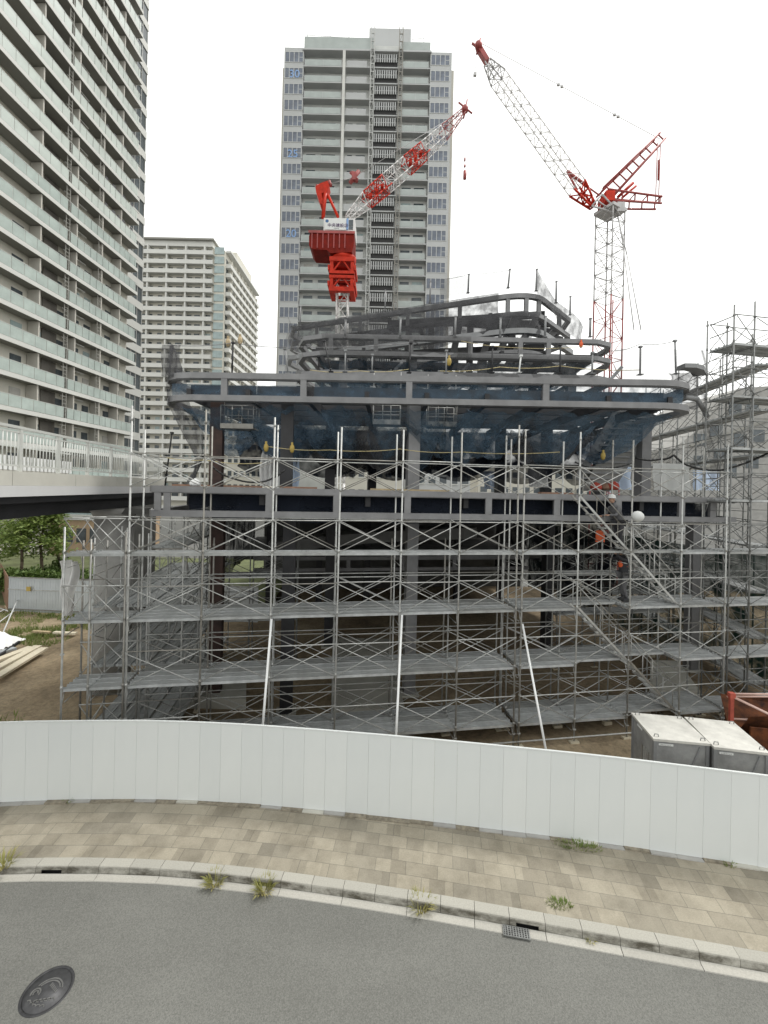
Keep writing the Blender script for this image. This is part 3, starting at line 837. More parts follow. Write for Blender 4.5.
for x in (l5.x+2, l5.x+5.5, l5.x+9, r5.x-1.2):
    b = MB(); b.box(x-.2,x+.2,Y5+2.0,Y5+2.4,Z4,Z5-.1); bpart('column', b, 'steel')
    b = MB(); b.bar((x+.4,Y5+3,Z4),(x+3.0,Y5+3,Z5-.3),.14,.14); bpart('brace', b, 'steel_light')

# level 6: sharp rounded corner towards the street, both sides running back
YC = 22.0; zc = at(533,291,YC).z
lft = onz(287,328,zc); c6 = Vector((at(533,291,YC).x, YC, 0)); rgt = onz(574,323,zc)
def ring(z, shrink=0.0):
    c = c6 + Vector((0, shrink, 0)); l = lft + Vector((shrink*.8, shrink*.2, 0)); r_ = rgt + Vector((-shrink*.8, 0, 0))
    da = (l-c).normalized(); db = (r_-c).normalized(); pts = [l + Vector((1.5,5,0)), l + Vector((.1,1.0,0)), l + Vector((.9,-.25,0)).normalized()*.5]
    pts += [l.lerp(c, f) for f in (.15,.35,.55,.75)]
    a = c + da*1.8; b_ = c + db*1.2
    for i in range(7):
        t = i/6; pts.append((1-t)**2*a + 2*t*(1-t)*c + t*t*b_)
    pts += [c.lerp(r_, f) for f in (.6,.85)] + [r_ + Vector((-.3,1.2,0)), r_ + Vector((-2,5,0))]
    return [p + Vector((0,0,z)) for p in pts]
for z, s, w, h, m in ((zc-.1,0,.24,.24,'steel'),(zc-1.05,.0,.24,.22,'steel'),(zc-2.0,-.2,.3,.26,'steel_light'),(zc-2.9,.4,.26,.22,'steel')):
    b = MB(); b.pathbar(ring(z, s), w, h); bpart('edge_beam', b, m)
rt = ring(zc-.22); rb = ring(zc-2.0,-.2); rc = ring(zc-3.4,.6)
for i in (3,4,5,6,8,10,12,14):
    b = MB(); b.bar(rt[i], ring(zc-.95)[i], .2, .2, (0,1,0)); bpart('stiffener', b, 'steel')
for i in (3,4,5,6,7,9,12,14):
    q = rc[i] + Vector((.5-.15*i, 1.0, 0)); b = MB(); b.bar(ring(zc-1.0,.3)[i], Vector((q.x,q.y,Z5-.1)), .34, .3, (0,1,0)); bpart('column', b, 'steel')
for k in range(1,5):
    p = lft.lerp(c6, .12*k+.35) ; q = rgt.lerp(c6, .9-.22*k)
    b = MB(); b.bar(Vector((p.x,p.y+.4*k,zc-.5)), Vector((q.x,q.y+.4*k,zc-.5)), .18, .36); bpart('floor_joist', b, 'steel_dark')
    b = MB(); b.bar(Vector((p.x,p.y+.4*k,zc-2.3)), Vector((q.x,q.y+.4*k,zc-2.3)), .18, .36); bpart('floor_joist', b, 'steel_dark')

for k in range(6):
    p = lft.lerp(c6, .2+.13*k); b = MB(); b.bar(Vector((p.x+.2,p.y+.2,zc-.9)), Vector((p.x+1.2,p.y+6,zc-.9)), .2, .36); bpart('floor_joist', b, 'steel_dark')
    b = MB(); b.bar(Vector((p.x+.4,p.y+.6,zc-2.7)), Vector((p.x+1.4,p.y+6,zc-2.7)), .2, .4); bpart('floor_joist', b, 'steel_dark')
for k in range(5):
    p = lft.lerp(c6, .3+.16*k) + Vector((.6,2.4,0)); b = MB(); b.box(p.x-.17,p.x+.17,p.y-.17,p.y+.17,Z5,zc-.3); bpart('column', b, 'steel_dark')
for k in range(5):
    p = Vector((l5.x+1.5+2.6*k, Y5+3.2, 0)); b = MB(); b.box(p.x-.17,p.x+.17,p.y-.17,p.y+.17,Z4,Z5-.4); bpart('column', b, 'steel_dark')
# interior stair under level 4
b = MB()
p0 = at(596,478,18.0); p1 = at(636,412,17.4)
for i in range(13):
    f = i/12; p = p0.lerp(p1, f); b.box(p.x-.75,p.x+.75,p.y-.2,p.y+.25,p.z-.05,p.z+.02); 
s = empty('interior_stair', 'pale steel stair rising to the right under the net ceiling', 'stair', (p0.x,p0.y,7.5)); 
b.build('tread', M['steel_light'], s, (p0.x,p0.y,7.5))
for dx in (-.78,.78):
    b = MB(); b.bar(p0+Vector((dx,0,-.1)), p1+Vector((dx,0,-.1)), .08, .32, (0,0,1)); b.build('stringer', M['steel_light'], s, (p0.x,p0.y,7.5))
b = MB(); b.hexa([p0+Vector((-.6,.0,-.55)),p0+Vector((.6,.0,-.55)),p0+Vector((.6,.3,-.55)),p0+Vector((-.6,.3,-.55)),p1+Vector((-.6,.0,-.35)),p1+Vector((.6,.0,-.35)),p1+Vector((.6,.3,-.35)),p1+Vector((-.6,.3,-.35))]); b.build('soffit', M['concrete'], s, (p0.x,p0.y,7.5))

# ------------------------------------------------------------------ nets
def hangnet(pts_top, drop, m, label, name='safety_net', sag=.5, nu=26, nv=7, out=Vector((0,0,0)), seed=0, group=None, fold=.12):
    """a net tied along a line of points; its foot falls by drop and billows"""
    b = MB(); pts = [Vector(p) for p in pts_top]
    def P(u, v):
        f = u*(len(pts)-1); i = min(int(f), len(pts)-2); p = pts[i].lerp(pts[i+1], f-i)
        w = math.sin(PI*((u*(len(pts)-1)*1.0) % 1.0))
        d = drop(u) if callable(drop) else drop
        q = p + Vector((0,0,-d*v - sag*w*v*.5)) + out*v*v
        return q + Vector((noise.noise(Vector((u*9,v*2,seed)))*fold, noise.noise(Vector((u*9,v*3,seed+7)))*fold*2*(v+.2), noise.noise(Vector((u*5,v*3,seed+3)))*fold*v))
    b.grid(P, nu, nv)
    return single(b, name, M[m], label, 'safety net', group, min(pts, key=lambda p: p.z) + Vector((0,0,-1)))
def flatnet(c00, c10, c11, c01, sag, m, label, seed=0, n=18, bays=3):
    b = MB(); c00, c10, c11, c01 = map(Vector, (c00, c10, c11, c01))
    def P(u, v):
        p = c00.lerp(c10, u).lerp(c01.lerp(c11, u), v)
        s = sag*(.35*math.sin(PI*u)*math.sin(PI*v) + .65*abs(math.sin(PI*u*bays))**.7*math.sin(PI*v)**.8)
        return p + Vector((0,0,-s + .22*noise.noise(Vector((u*8,v*5,seed))) + .16*noise.noise(Vector((u*22,v*12,seed)))))
    b.grid(P, n*2, n)
    return single(b, 'safety_net', M[m], label, 'safety net', 'safety nets on the steel frame', c00.lerp(c11,.5)+Vector((0,0,-1)))
def l4(s, n, z): return fl.lerp(fr, s) + nn4*n + Vector((0,0,z))
flatnet(l4(.03,.5,10.3), l4(.36,.4,10.3), l4(.36,5,10.3), l4(.03,4.5,10.3), 1.7, 'netblue', 'blue safety net sagging under the left end of the upper floor', 1)
flatnet(l4(.30,.5,10.3), l4(.62,.4,10.25), l4(.62,5.5,10.2), l4(.30,5.5,10.2), 1.9, 'netblue', 'blue safety net sagging under the middle of the upper floor', 2, bays=4)
flatnet(l4(.58,.5,10.3), l4(.97,.4,10.3), l4(.95,5,10.3), l4(.58,5.5,10.2), 1.7, 'netblue', 'blue safety net sagging under the right end of the upper floor', 3)
flatnet(l4(.22,3.2,9.5), l4(.58,3.0,9.3), l4(.58,8,9.6), l4(.22,8,9.6), 1.5, 'netgrey', 'grey safety net hanging lowest behind the middle columns', 4, bays=2)
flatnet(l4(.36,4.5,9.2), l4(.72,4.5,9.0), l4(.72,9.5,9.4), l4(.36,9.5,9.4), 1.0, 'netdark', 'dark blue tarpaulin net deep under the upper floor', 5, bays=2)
for i_, (s0, s1, n0_, n1_, zz, sg) in enumerate(((.12,.3,1.5,4.5,9.9,1.3),(.34,.5,1.2,4,9.8,1.5),(.5,.66,1.0,4.2,9.9,1.3),(.68,.86,1.4,4.6,9.8,1.2))):
    flatnet(l4(s0,n0_,zz), l4(s1,n0_,zz), l4(s1,n1_,zz), l4(s0,n1_,zz), sg, 'netgrey' if i_ % 2 else 'netblue', 'small sagging net under the upper floor, %s from the left end' % ('first','second','third','fourth')[i_], 20+i_, bays=1)
hangnet([l4(f,.22,Z4-.16) for f in (.29,.45,.6,.71)], .62, 'netblue', 'thin blue grey net filling the edge beam of the upper floor, middle', seed=3, sag=.12, fold=.05, group='safety nets on the steel frame')
hangnet([l4(f,.22,Z4-.16) for f in (.725,.85,.97)], .62, 'netblue', 'thin blue grey net filling the edge beam of the upper floor, right end', seed=4, sag=.12, fold=.05, group='safety nets on the steel frame')
hangnet([l4(f,.26,Z4-.3) for f in (.02,.14,.27)], .45, 'netblue', 'blue net strip behind the left end of the upper edge beam', seed=5, sag=.3, fold=.1, group='safety nets on the steel frame')
# dark nets behind the level 3 beam
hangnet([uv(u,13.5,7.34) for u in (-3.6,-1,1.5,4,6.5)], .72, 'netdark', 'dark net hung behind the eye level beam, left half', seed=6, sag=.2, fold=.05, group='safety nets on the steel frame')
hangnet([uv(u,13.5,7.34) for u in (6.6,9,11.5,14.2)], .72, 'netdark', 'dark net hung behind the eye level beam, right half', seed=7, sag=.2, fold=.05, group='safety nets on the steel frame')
# long grey net falling from the left end of level 4
b = MB()
e_t = [at(170,343,14.3), at(164,376,14.25), at(166,404,14.3), at(180,432,14.6), at(193,455,14.9), at(196,486,15.0)]
e_b = [at(176,352,15.6), at(186,378,15.8), at(190,404,15.8), at(205,430,16.0), at(204,458,16.0), at(187,486,15.6)]
def P(u, v):
    f = v*5; i = min(int(f), 4); a = e_t[i].lerp(e_t[i+1], f-i); c = e_b[i].lerp(e_b[i+1], f-i)
    return a.lerp(c, u) + Vector((.06*math.sin(u*14+v*3), .12*math.sin(u*11), 0))
b.grid(P, 10, 24)
single(b, 'safety_net', M['netgrey'], 'long grey net curtain falling from the left rounded end of the upper floor', 'safety net', 'safety nets on the steel frame')
# right end nets
b = MB(); b.grid(lambda u, v: at(668+32*u+6*v, 385+ (-12+30*v)*(1), 14.4+.8*u) + Vector((.1*math.sin(9*v),.1*math.sin(8*u),.25*math.sin(5*u+2)*v)), 10, 8)
single(b, 'safety_net', M['netgrey'], 'grey net draped over the right rounded end of the upper floor', 'safety net', 'safety nets on the steel frame')
b = MB(); b.grid(lambda u, v: at(705-8*u+22*v*u+3*v, 350+135*v, 15.9+.3*u) + Vector((.12*math.sin(9*v),.1*math.sin(8*u),0)), 8, 20)
single(b, 'safety_net', M['netpale'], 'tall pale net hanging between the frame and the corner scaffold tower', 'safety net', 'safety nets on the steel frame')
# level 6 nets
r6 = ring(zc+.05, -.35); r6 = r6[2:8]
hangnet(r6, lambda u: 1.15+1.0*u, 'netgrey', 'grey net wrapped along the top storey edge, left of its rounded corner', sag=.9, nu=40, seed=11, fold=.2, group='safety nets on the steel frame')
b = MB(); b.grid(lambda u, v: at(288-6*v+20*u*v, 316+ 62*v, 27.5-6.5*v+u) + Vector((.1*math.sin(9*v),.1*math.sin(8*u),0)), 8, 14)
single(b, 'safety_net', M['netpale'], 'pale net hanging from the left tip of the top storey', 'safety net', 'safety nets on the steel frame')
b = MB(); b.grid(lambda u, v: at(538+44*u, 271+56*u**.85 + v*(26-10*u), 22.2+3.5*u) + Vector((.1*math.sin(9*u),.2*math.sin(6*u+3*v),0)), 14, 8)
single(b, 'safety_net', M['netgrey'], 'grey net stretched from the roof post down the right side of the top storey', 'safety net', 'safety nets on the steel frame')
b = MB(); b.grid(lambda u, v: at(440+30*u, 279-4*u + v*20, 23.5-1.0*u) + Vector((0,.1*math.sin(8*u),0)), 10, 6)
single(b, 'safety_net', M['netpale'], 'thin pale net fence on the roof edge above the top storey', 'safety net', 'safety nets on the steel frame')
flatnet(Vector((l5.x+1,Y5+.4,Z5-1.0)), Vector((r5.x-1,Y5+.4,Z5-1.0)), Vector((r5.x-1,Y5+5,Z5-1.0)), Vector((l5.x+1,Y5+5,Z5-1.0)), .8, 'netblue', 'blue net sagging under the set back storey', 9, bays=5)
hangnet([p + Vector((0,-.2,-.95)) for p in ring(zc)[3:13]], 1.2, 'netgrey', 'grey net hanging from the second ring of the top storey', sag=.7, nu=40, seed=31, fold=.25, group='safety nets on the steel frame')
hangnet([Vector((l5.x+1.2+(r5.x-l5.x-2.4)*f,Y5-.2,Z5-.02)) for f in (0,.12,.27,.42,.55)], 1.0, 'netpale', 'grey net tied along the set back storey edge, left half', sag=.5, nu=36, seed=32, fold=.15, group='safety nets on the steel frame')
hangnet([Vector((l5.x+1.2+(r5.x-l5.x-2.4)*f,Y5-.2,Z5-.8)) for f in (.5,.66,.82,1)], .9, 'netpale', 'grey net tied low along the set back storey, right half', sag=.5, nu=36, seed=33, fold=.15, group='safety nets on the steel frame')
hangnet([l4(f,.1,Z4+1.05) for f in (.84,.9,.965)], 1.0, 'netpale', 'thin pale net fence on the right end of the upper floor edge', seed=34, sag=.15, fold=.08, group='safety nets on the steel frame')
hangnet([l4(f,.1,Z4+.95) for f in (.005,.04)], 1.0, 'netgrey', 'short grey net standing on the left end of the upper floor edge', seed=35, sag=.15, fold=.08, group='safety nets on the steel frame')
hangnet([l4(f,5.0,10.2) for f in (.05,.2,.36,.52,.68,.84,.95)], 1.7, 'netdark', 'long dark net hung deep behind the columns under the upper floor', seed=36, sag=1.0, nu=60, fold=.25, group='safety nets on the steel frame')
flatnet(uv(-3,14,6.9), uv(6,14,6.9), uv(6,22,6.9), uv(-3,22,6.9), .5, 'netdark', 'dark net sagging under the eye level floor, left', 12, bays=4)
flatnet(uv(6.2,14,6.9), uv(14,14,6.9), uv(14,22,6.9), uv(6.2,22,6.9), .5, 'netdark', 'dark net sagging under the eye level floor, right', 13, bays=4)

# dark rear retaining wall and a screen along the right side close the view under the floors
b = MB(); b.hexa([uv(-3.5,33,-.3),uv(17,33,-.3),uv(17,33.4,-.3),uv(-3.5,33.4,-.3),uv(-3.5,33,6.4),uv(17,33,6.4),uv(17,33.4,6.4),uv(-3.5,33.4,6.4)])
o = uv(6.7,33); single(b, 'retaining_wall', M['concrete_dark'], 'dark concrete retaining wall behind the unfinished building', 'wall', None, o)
M['netgreen'] = net('dark_green_screen', (.02,.05,.04), .85)
sc_ = empty('screen_fence', 'dark green mesh screen fence along the right side of the building site', 'fence', uv(18.6,9.5))
def sp(f): return uv(18.6,9.5).lerp(uv(17.6,33), f)
b = MB(); b.grid(lambda u, v: sp(u) + Vector((.06*math.sin(40*u),0,-.2+5.4*v)), 40, 4); b.build('screen', M['netgreen'], sc_, sc_.location.copy())
for k in range(9):
    p = sp(k/8); b = MB(); b.tube((p.x+.1,p.y,-.2),(p.x+.1,p.y,5.3),.035); b.build('post', M['galv_dark'], sc_, sc_.location.copy())

for u_, v0_, v1_, z0_, lab in ((-4.15,21,33,3.2,'added dark net blocking sky light on the left side of the frame, towards its back'),(14.7,19,33,1.6,'added dark net blocking sky light on the right side of the frame, towards its back')):  # side nets added to cut the sky light and darken the interior
    hangnet([uv(u_,v0_+(v1_-v0_)*k/6,6.9) for k in range(7)], 6.9-z0_, 'netdark', lab, seed=40, sag=.3, nu=40, nv=10, fold=.2, group='safety nets on the steel frame')
M['curtain'] = surf('curtain', (.42,.41,.38), .7, 0, .2, .7)
# ------------------------------------------------------------------ small things on the frame
def gpost(p, h, label, m='steel_dark', lean=0.0, r=.03):
    b = MB(); b.tube((0,0,0),(lean,0,h),r,6); b.box(-.08,.08,-.08,.08,0,.02); b.box(lean-.05,lean+.05,-.05,.05,h-.06,h)
    o = b.build('guard_post', M[m]); o.location = p; return tag(o, label, 'guard post', 'guard posts on the floor edges')
gp = [((232,374),(233,342),14.3,'thin dark guard post with rope on the upper floor, near its left end','steel_dark'),
      ((288,374),(285,348),14.6,'short pale guard post right of the left dark one on the upper floor','steel_light'),
      ((331,372),(324,340),14.6,'leaning dark guard post on the upper floor, before the set back storey','steel_dark'),
      ((409,373),(411,342),14.4,'dark guard post over the middle stiffener of the upper floor','steel_dark'),
      ((519,373),(521,355),14.4,'dull white short post on the upper floor below the rounded top corner','white'),
      ((676,374),(675,340),14.2,'thin grey guard post near the right end of the upper floor','steel_light'),
      ((468,293),(469,274),23.6,'roof post of the top storey carrying the pale net fence','steel'),
      ((508,288),(510,269),22.5,'roof post of the top storey, left of the corner post','steel'),
      ((536,291),(537,269),22.1,'roof post standing on the rounded corner of the top storey','steel'),
      ((165,486),(172,432),15.5,'dark leaning post where the footbridge meets the eye level floor','black')]
for x, y0, y1, Y, lab, m in ((345,372,350,14.5,'short pale guard post midway between the two dark ones left of the middle','steel_light'),(372,372,354,14.6,'short thin guard post just left of the middle of the upper floor','steel_light'),(446,373,350,14.5,'short guard post just right of the middle of the upper floor','steel_light'),
    (492,373,346,14.5,'thin guard post on the upper floor before the dark storey','steel_dark'),(560,374,344,14.3,'tall dark guard post on the upper floor, left of the crane mast','steel_dark'),(592,374,352,14.3,'short guard post on the upper floor beside the crane mast','steel_light'),(640,375,346,14.2,'grey guard post on the upper floor right of the crane mast','steel'),
    (345,338,320,19.4,'thin post on the set back storey, leftmost','steel'),(400,338,318,19.4,'thin post on the set back storey, left of its middle','steel_light'),(455,337,316,19.4,'thin post on the set back storey at its middle','steel'),(500,337,318,19.4,'thin post on the set back storey, right of its middle','steel_light'),(545,337,316,19.4,'pale thin post on the set back storey near its right end','steel_light'),(590,337,318,19.4,'thin post at the right end of the set back storey','steel'),
    (300,326,306,27,'thin post at the left tip of the top storey','steel'),(385,311,290,25.5,'thin post on the sloping left edge of the top storey','steel'),(430,303,281,24.4,'thin post on the top storey, left of the pale net fence','steel'),(556,303,281,23.5,'thin post on the right slope of the top storey','steel'),(570,315,296,25,'thin post low on the right slope of the top storey','steel')):
    gp.append(((x,y0),(x+.5,y1),Y,lab,m))
for a, t_, Y, lab, m in gp:
    p = at(*a, Y); q = at(*t_, Y); gpost(p, q.z-p.z, lab, m, q.x-p.x, .028 if Y < 18 else .05)
def rope(pts, label, m='rope', r=.012, name='safety_rope', cat='rope', group='ropes strung along the floor edges'):
    b = MB(); out = []
    pts = [Vector(p) for p in pts]
    for a, c in zip(pts[:-1], pts[1:]):
        for i in range(6):
            f = i/6; out.append(a.lerp(c, f) - Vector((0,0,.25*f*(1-f))))
    out.append(pts[-1]); b.path(out, r, 5)
    return single(b, name, M[m], label, cat, group)
rope([at(160,456,13.6), at(205,460,13.4), at(262,463,13.6)], 'yellow rope at the left end of the eye level floor')
rope([at(265,446,14.5), at(330,450,14.5), at(400,449,14.6), at(462,452,14.8), at(560,452,15)], 'yellow rope across the middle of the eye level floor')
rope([at(310,370,14.8), at(360,371,14.8), at(410,369,14.8)], 'yellow rope low on the upper floor, left of the middle post')
rope([at(440,371,14.8), at(500,367,14.8), at(560,366,14.8), at(640,370,14.5)], 'yellow rope low on the upper floor, right of the middle post')
rope([at(461,341,19.2), at(520,348,19.2), at(590,346,19.2)], 'brownish rope along the set back storey')
rope([at(168,345,14.3), at(233,343,14.3), at(300,347,14.6), at(411,343,14.4)], 'thin grey line tied along the guard posts of the upper floor, left part', 'steel')
rope([at(611,351,14.4), at(640,344,14.3), at(675,341,14.2)], 'thin grey line tied to the guard post at the right end', 'steel')
rope([at(442,279,23.6), at(469,274,23.6), at(510,270,22.5)], 'thin grey line strung between the roof posts', 'steel')
rope([at(636,458,16), at(660,459,16), at(674,455,15.6), at(690,466,15.4), at(722,470,15.4), at(770,452,15.2)], 'thick dark cable festooned across the right end of the eye level floor', 'black', .04, 'power_cable', 'cable', 'dark cables on the eye level floor')
rope([at(212,466,14), at(232,478,14), at(262,482,14.2), at(285,470,14.4)], 'dark cable looping past the tall white sheet on the eye level floor', 'black', .03, 'power_cable', 'cable', 'dark cables on the eye level floor')
rope([at(575,462,15), at(600,468,15), at(632,463,15.2)], 'dark cable under the interior stair', 'black', .03, 'power_cable', 'cable', 'dark cables on the eye level floor')
def lamp(p, label, m='yellow', s=.085):
    b = MB(); b.lathe((0,0,0), [(.02,0),(s*.7,.04),(s,.14),(s*.8,.24),(.03,.28)], 10); b.box(-.03,.03,-.03,.03,.28,.36)
    o = b.build('site_lantern', M[m]); o.location = p; return tag(o, label, 'lantern', 'small site lanterns')
for x, y, Y, lab in ((266,452,14.5,'small yellow lantern on the rope, left of the wide white panel'),(292,453,14.5,'small yellow lantern on the rope, above the white panel'),
                     (603,460,15.5,'small yellow lantern under the interior stair'),(581,348,19.3,'orange lantern by the right end of the set back storey'),
                     (228,347,14.4,'brown lantern left of the dark guard post'),(240,345,14.4,'brown lantern right of the dark guard post'),(449,366,14.9,'yellow lantern low on the upper floor near the middle')):
    lamp(at(x,y,Y), lab, 'wood' if 'brown' in lab else ('orange' if 'orange' in lab else 'yellow'))
def platform(x0, x1, y, Y, label):
    a = at(x0,y,Y); c = at(x1,y,Y); o = Vector(((a.x+c.x)/2, Y, a.z)); w = (c.x-a.x)/2
    t = empty('hanging_platform', label, 'work platform', o, 0, 'hanging work platforms')
    b = MB(); b.box(-w,w,-.35,.35,-.05,0); b.box(-w,w,-.36,-.34,0,.12); b.build('deck', M['galv'], t)
    for sy in (-.34,.34):
        b = MB()
        for sx in (-w, -w*.3, w*.3, w): b.tube((sx,sy,0),(sx,sy,.75),.014,5)
        for z in (.4,.75): b.tube((-w,sy,z),(w,sy,z),.014,5)
        b.build('railing', M['galv'], t)
    for sx in (-w, w): b = MB(); b.tube((sx,.0,.0),(sx,.0,1.9),.01,5); b.build('hanger', M['galv'], t)
platform(224,256,428,15.4,'hanging work platform with rails under the left blue net')
platform(373,400,424,15.6,'hanging work platform left of the grey middle column')
platform(427,455,426,15.8,'hanging work platform right of the grey middle column')
# sheets and stacks on the eye level floor
def sheet(x0, x1, y0, y1, Y, m, label, name='sheeting_panel', cat='panel', lean=.12):
    b = MB(); rnd = random.Random(x0)
    a = at(x0,y1,Y); c = at(x1,y1,Y); zt = at(x0,y0,Y).z
    b.grid(lambda u, v: (a.x+(c.x-a.x)*u+.03*math.sin(7*v+x0), Y+.05*math.sin(18*u+x0)+lean*v, a.z+(zt-a.z)*v), 12, 6)
    b.grid(lambda u, v: (a.x+(c.x-a.x)*u+.03*math.sin(7*v+x0), Y+.02+.05*math.sin(18*u+x0)+lean*v, a.z+(zt-a.z)*v), 12, 6)
    return single(b, name, M[m], label, cat, 'pale sheets standing on the eye level floor')
M['sheet_blue'] = surf('sheet_blue', (.52,.62,.78), .7, 0, .12, 1.5)
sheet(259,272,450,486,19,'sheet','tall white sheet at the floor edge beside the left lantern')
sheet(282,299,453,486,19,'sheet_blue','pale blue sheet panel under the second lantern')
sheet(529,548,457,487,20,'sheet','white sheet panel right of the paired scaffold posts')
sheet(592,632,466,489,19,'sheet_blue','pale blue sheet with red bags in front, beside the right column')
sheet(694,721,470,490,21,'sheet_blue','pale blue sheet near the right end of the eye level floor')
sheet(484,505,471,489,24,'sheet_blue','pale blue sheet low behind the scaffold posts, middle')
sheet(654,690,463,490,20,'dull_white','dull grey sheet right of the right hand column')
M['bag_red'] = surf('bag_red', (.4,.06,.04), .8, 0, .2)
def bag(x, y, Y, s, m, label, name='bag', cat='bag'):
    p = at(x,y,Y); b = MB()
    b.lathe((0,0,0), [(s*.7,0),(s,.2*s),(s*1.05,.7*s),(s*.8,1.2*s),(s*.35,1.45*s),(s*.2,1.6*s)], 10)
    for i, v in enumerate(b.v): b.v[i] = v + Vector((noise.noise(v*4+Vector((x,0,0))),noise.noise(v*4+Vector((0,x,0))),0))*s*.3
    o = b.build(name, M[m]); o.location = p; return tag(o, label, cat, 'bags and bundles on the floors')
bag(596,490,17.5,.2,'bag_red','red bag, leftmost before the pale blue sheet'); bag(605,490,17.6,.18,'wood_red','brownish red bag between two brighter red ones'); bag(613,490,17.5,.22,'bag_red','red bag nearest the right hand column')
bag(195,486,13.5,.15,'sheet','white bundle on the floor edge near the left front post')
def stack(x0, x1, y, Y, m, label, n=4):
    a = at(x0,y,Y); c = at(x1,y,Y); L = c.x-a.x; rnd = random.Random(x0)
    t = empty('timber_stack', label, 'timber', (a.x,Y,7.51), 0, 'timber on the eye level floor')
    for i in range(n):
        b = MB(); b.box(rnd.uniform(0,.2), L-rnd.uniform(0,.3), .12*(i%3), .12*(i%3)+.11, .06*(i//3), .06*(i//3)+.055); b.build('plank', M[m], t)
stack(166,215,486,13.9,'wood_red','reddish timber lying at the left end of the eye level floor', 6)
stack(222,262,487,14.2,'wood_red','reddish timber between the left column and the white sheet', 5)
stack(276,318,488,14.0,'wood_red','reddish timber under the pale blue panel', 5)
stack(370,455,489,14.4,'wood','greyish timber beside the grey middle column', 6)
stack(540,580,489,14.4,'wood_red','reddish timber near the top of the stair flights', 5)
stack(310,325,485,14.0,'wood_pale','short pale timber block pile near the second lantern', 3)
# concrete pads on the soil
def pad(x0, x1, y0, y1, label, h=.25, m='concrete_pale'):
    a = gz(x0,y1); c = gz(x1,y1); d = gz(x0,y0); b = MB()
    b.hexa([(a.x,a.y,-.3),(c.x,c.y,-.3),(c.x+(d.x-a.x)*.6,d.y,-.3),(d.x,d.y,-.3),(a.x,a.y,h),(c.x,c.y,h),(c.x+(d.x-a.x)*.6,d.y,h),(d.x,d.y,h)])
    return single(b, 'concrete_pad', M[m], label, 'concrete pad', 'concrete pads on the soil')
pad(176,246,688,706,'pale concrete pad low in the left scaffold bays')
pad(335,405,640,712,'wide pale concrete pad on the soil behind the middle scaffold bays', .12)
pad(583,640,560,575,'pale concrete slab far back, seen under the right stair')
pad(650,700,668,700,'pale concrete pad behind the lowest right deck',.35)
b = MB(); b.lathe(at(637.5,522,12.9), [(.02,-.01),(.09,.015),(.16,.09),(.18,.16),(.16,.24),(.09,.31),(.02,.33)], 14)
single(b, 'globe_lamp', M['dull_white'], 'round white globe lamp on the scaffold beside the dark worker', 'lamp')

# ------------------------------------------------------------------ footbridge on the left
br = empty('foot_bridge', 'white footbridge with pale railing running from the left to the steel frame', 'footbridge', uv(-6.5,10))
BR = br.location.copy()
def bp(name, mb, m): return mb.build(name, M[m], br, BR)
UB = -6.5; V_0, V_1 = 3.0, 20.6
def slab(u0, u1, v0, v1, z0, z1):
    b = MB(); b.hexa([uv(u0,v0,z0),uv(u1,v0,z0),uv(u1,v1,z0),uv(u0,v1,z0),uv(u0,v0,z1),uv(u1,v0,z1),uv(u1,v1,z1),uv(u0,v1,z1)]); return b
bp('fascia', slab(UB-.10,UB,V_0,V_1,7.26,7.505), 'bridge_white')
bp('soffit', slab(UB-4.2,UB-.11,V_0,V_1,7.1,7.4), 'steel_dark')
bp('girder', slab(UB-.75,UB-.45,V_0,V_1,6.72,7.098), 'steel_dark')
bp('girder', slab(UB-3.4,UB-3.1,V_0,V_1,6.72,7.098), 'steel_dark')
for i in range(7):
    v = V_0 + i*2.55
    if v > V_1 - .1: break
    bp('parapet_base', slab(UB-.30,UB-.012,v+.008,min(v+2.542,V_1),7.508,7.83), 'bridge_kerb')
bp('walkway', slab(UB-4.0,UB-.31,V_0,V_1,7.405,7.56), 'concrete')
bp('top_rail', slab(UB-.19,UB-.11,V_0,V_1,8.80,8.86), 'rail'); bp('bottom_rail', slab(UB-.17,UB-.13,V_0,V_1,7.94,7.98), 'rail')
bp('mid_rail', slab(UB-.165,UB-.135,V_0,V_1,8.70,8.73), 'rail')
v = V_0+.6
while v < V_1:
    bp('post', slab(UB-.185,UB-.115,v-.04,v+.04,7.832,8.798), 'rail'); v += 1.5
b = MB(); v = V_0
while v < V_1:
    k = uv(UB-.15, v); b.tube(k+Vector((0,0,7.98)), k+Vector((0,0,8.70)), .014, 5); v += .13
bp('baluster', b, 'rail')
far = []
bp('far_rail', slab(UB-3.95,UB-3.87,V_0,V_1,8.80,8.86), 'rail')
b = MB()
v = V_0+.05
while v < V_1:
    k = slab(UB-3.93,UB-3.89,v,v+.16,8.0,8.5); n = len(b.v); b.v += k.v; b.f += [tuple(i+n for i in f) for f in k.f]; b.smooth += k.smooth; v += .25
b.smooth = [False]*len(b.f)
bp('far_baluster', b, 'white')
bp('far_screen', slab(UB-3.98,UB-3.95,V_0,V_1,7.57,8.35), 'bridge_kerb')
p = gz(111,686); b = MB()
b.lathe((0,0,0), [(.64,-.1),(.64,6.7)], 28); b.lathe((0,0,0), [(.66,6.35),(.85,6.7)], 28)
t = empty('bridge_pier', 'round grey concrete pier standing under the footbridge', 'pier', (p.x,p.y,0)); b.build('shaft', M['concrete'], t)
b = MB(); b.box(-1.6,1.3,-.5,.5,6.5,6.72); b.build('cross_head', M['concrete_dark'], t)
p = at(138,600,21.5); b = MB(); b.box(p.x-.55,p.x+.55,p.y-.5,p.y+.5,-.1,6.6); single(b, 'square_pier', M['concrete_dark'], 'dark square pier behind the round bridge pier', 'pier')

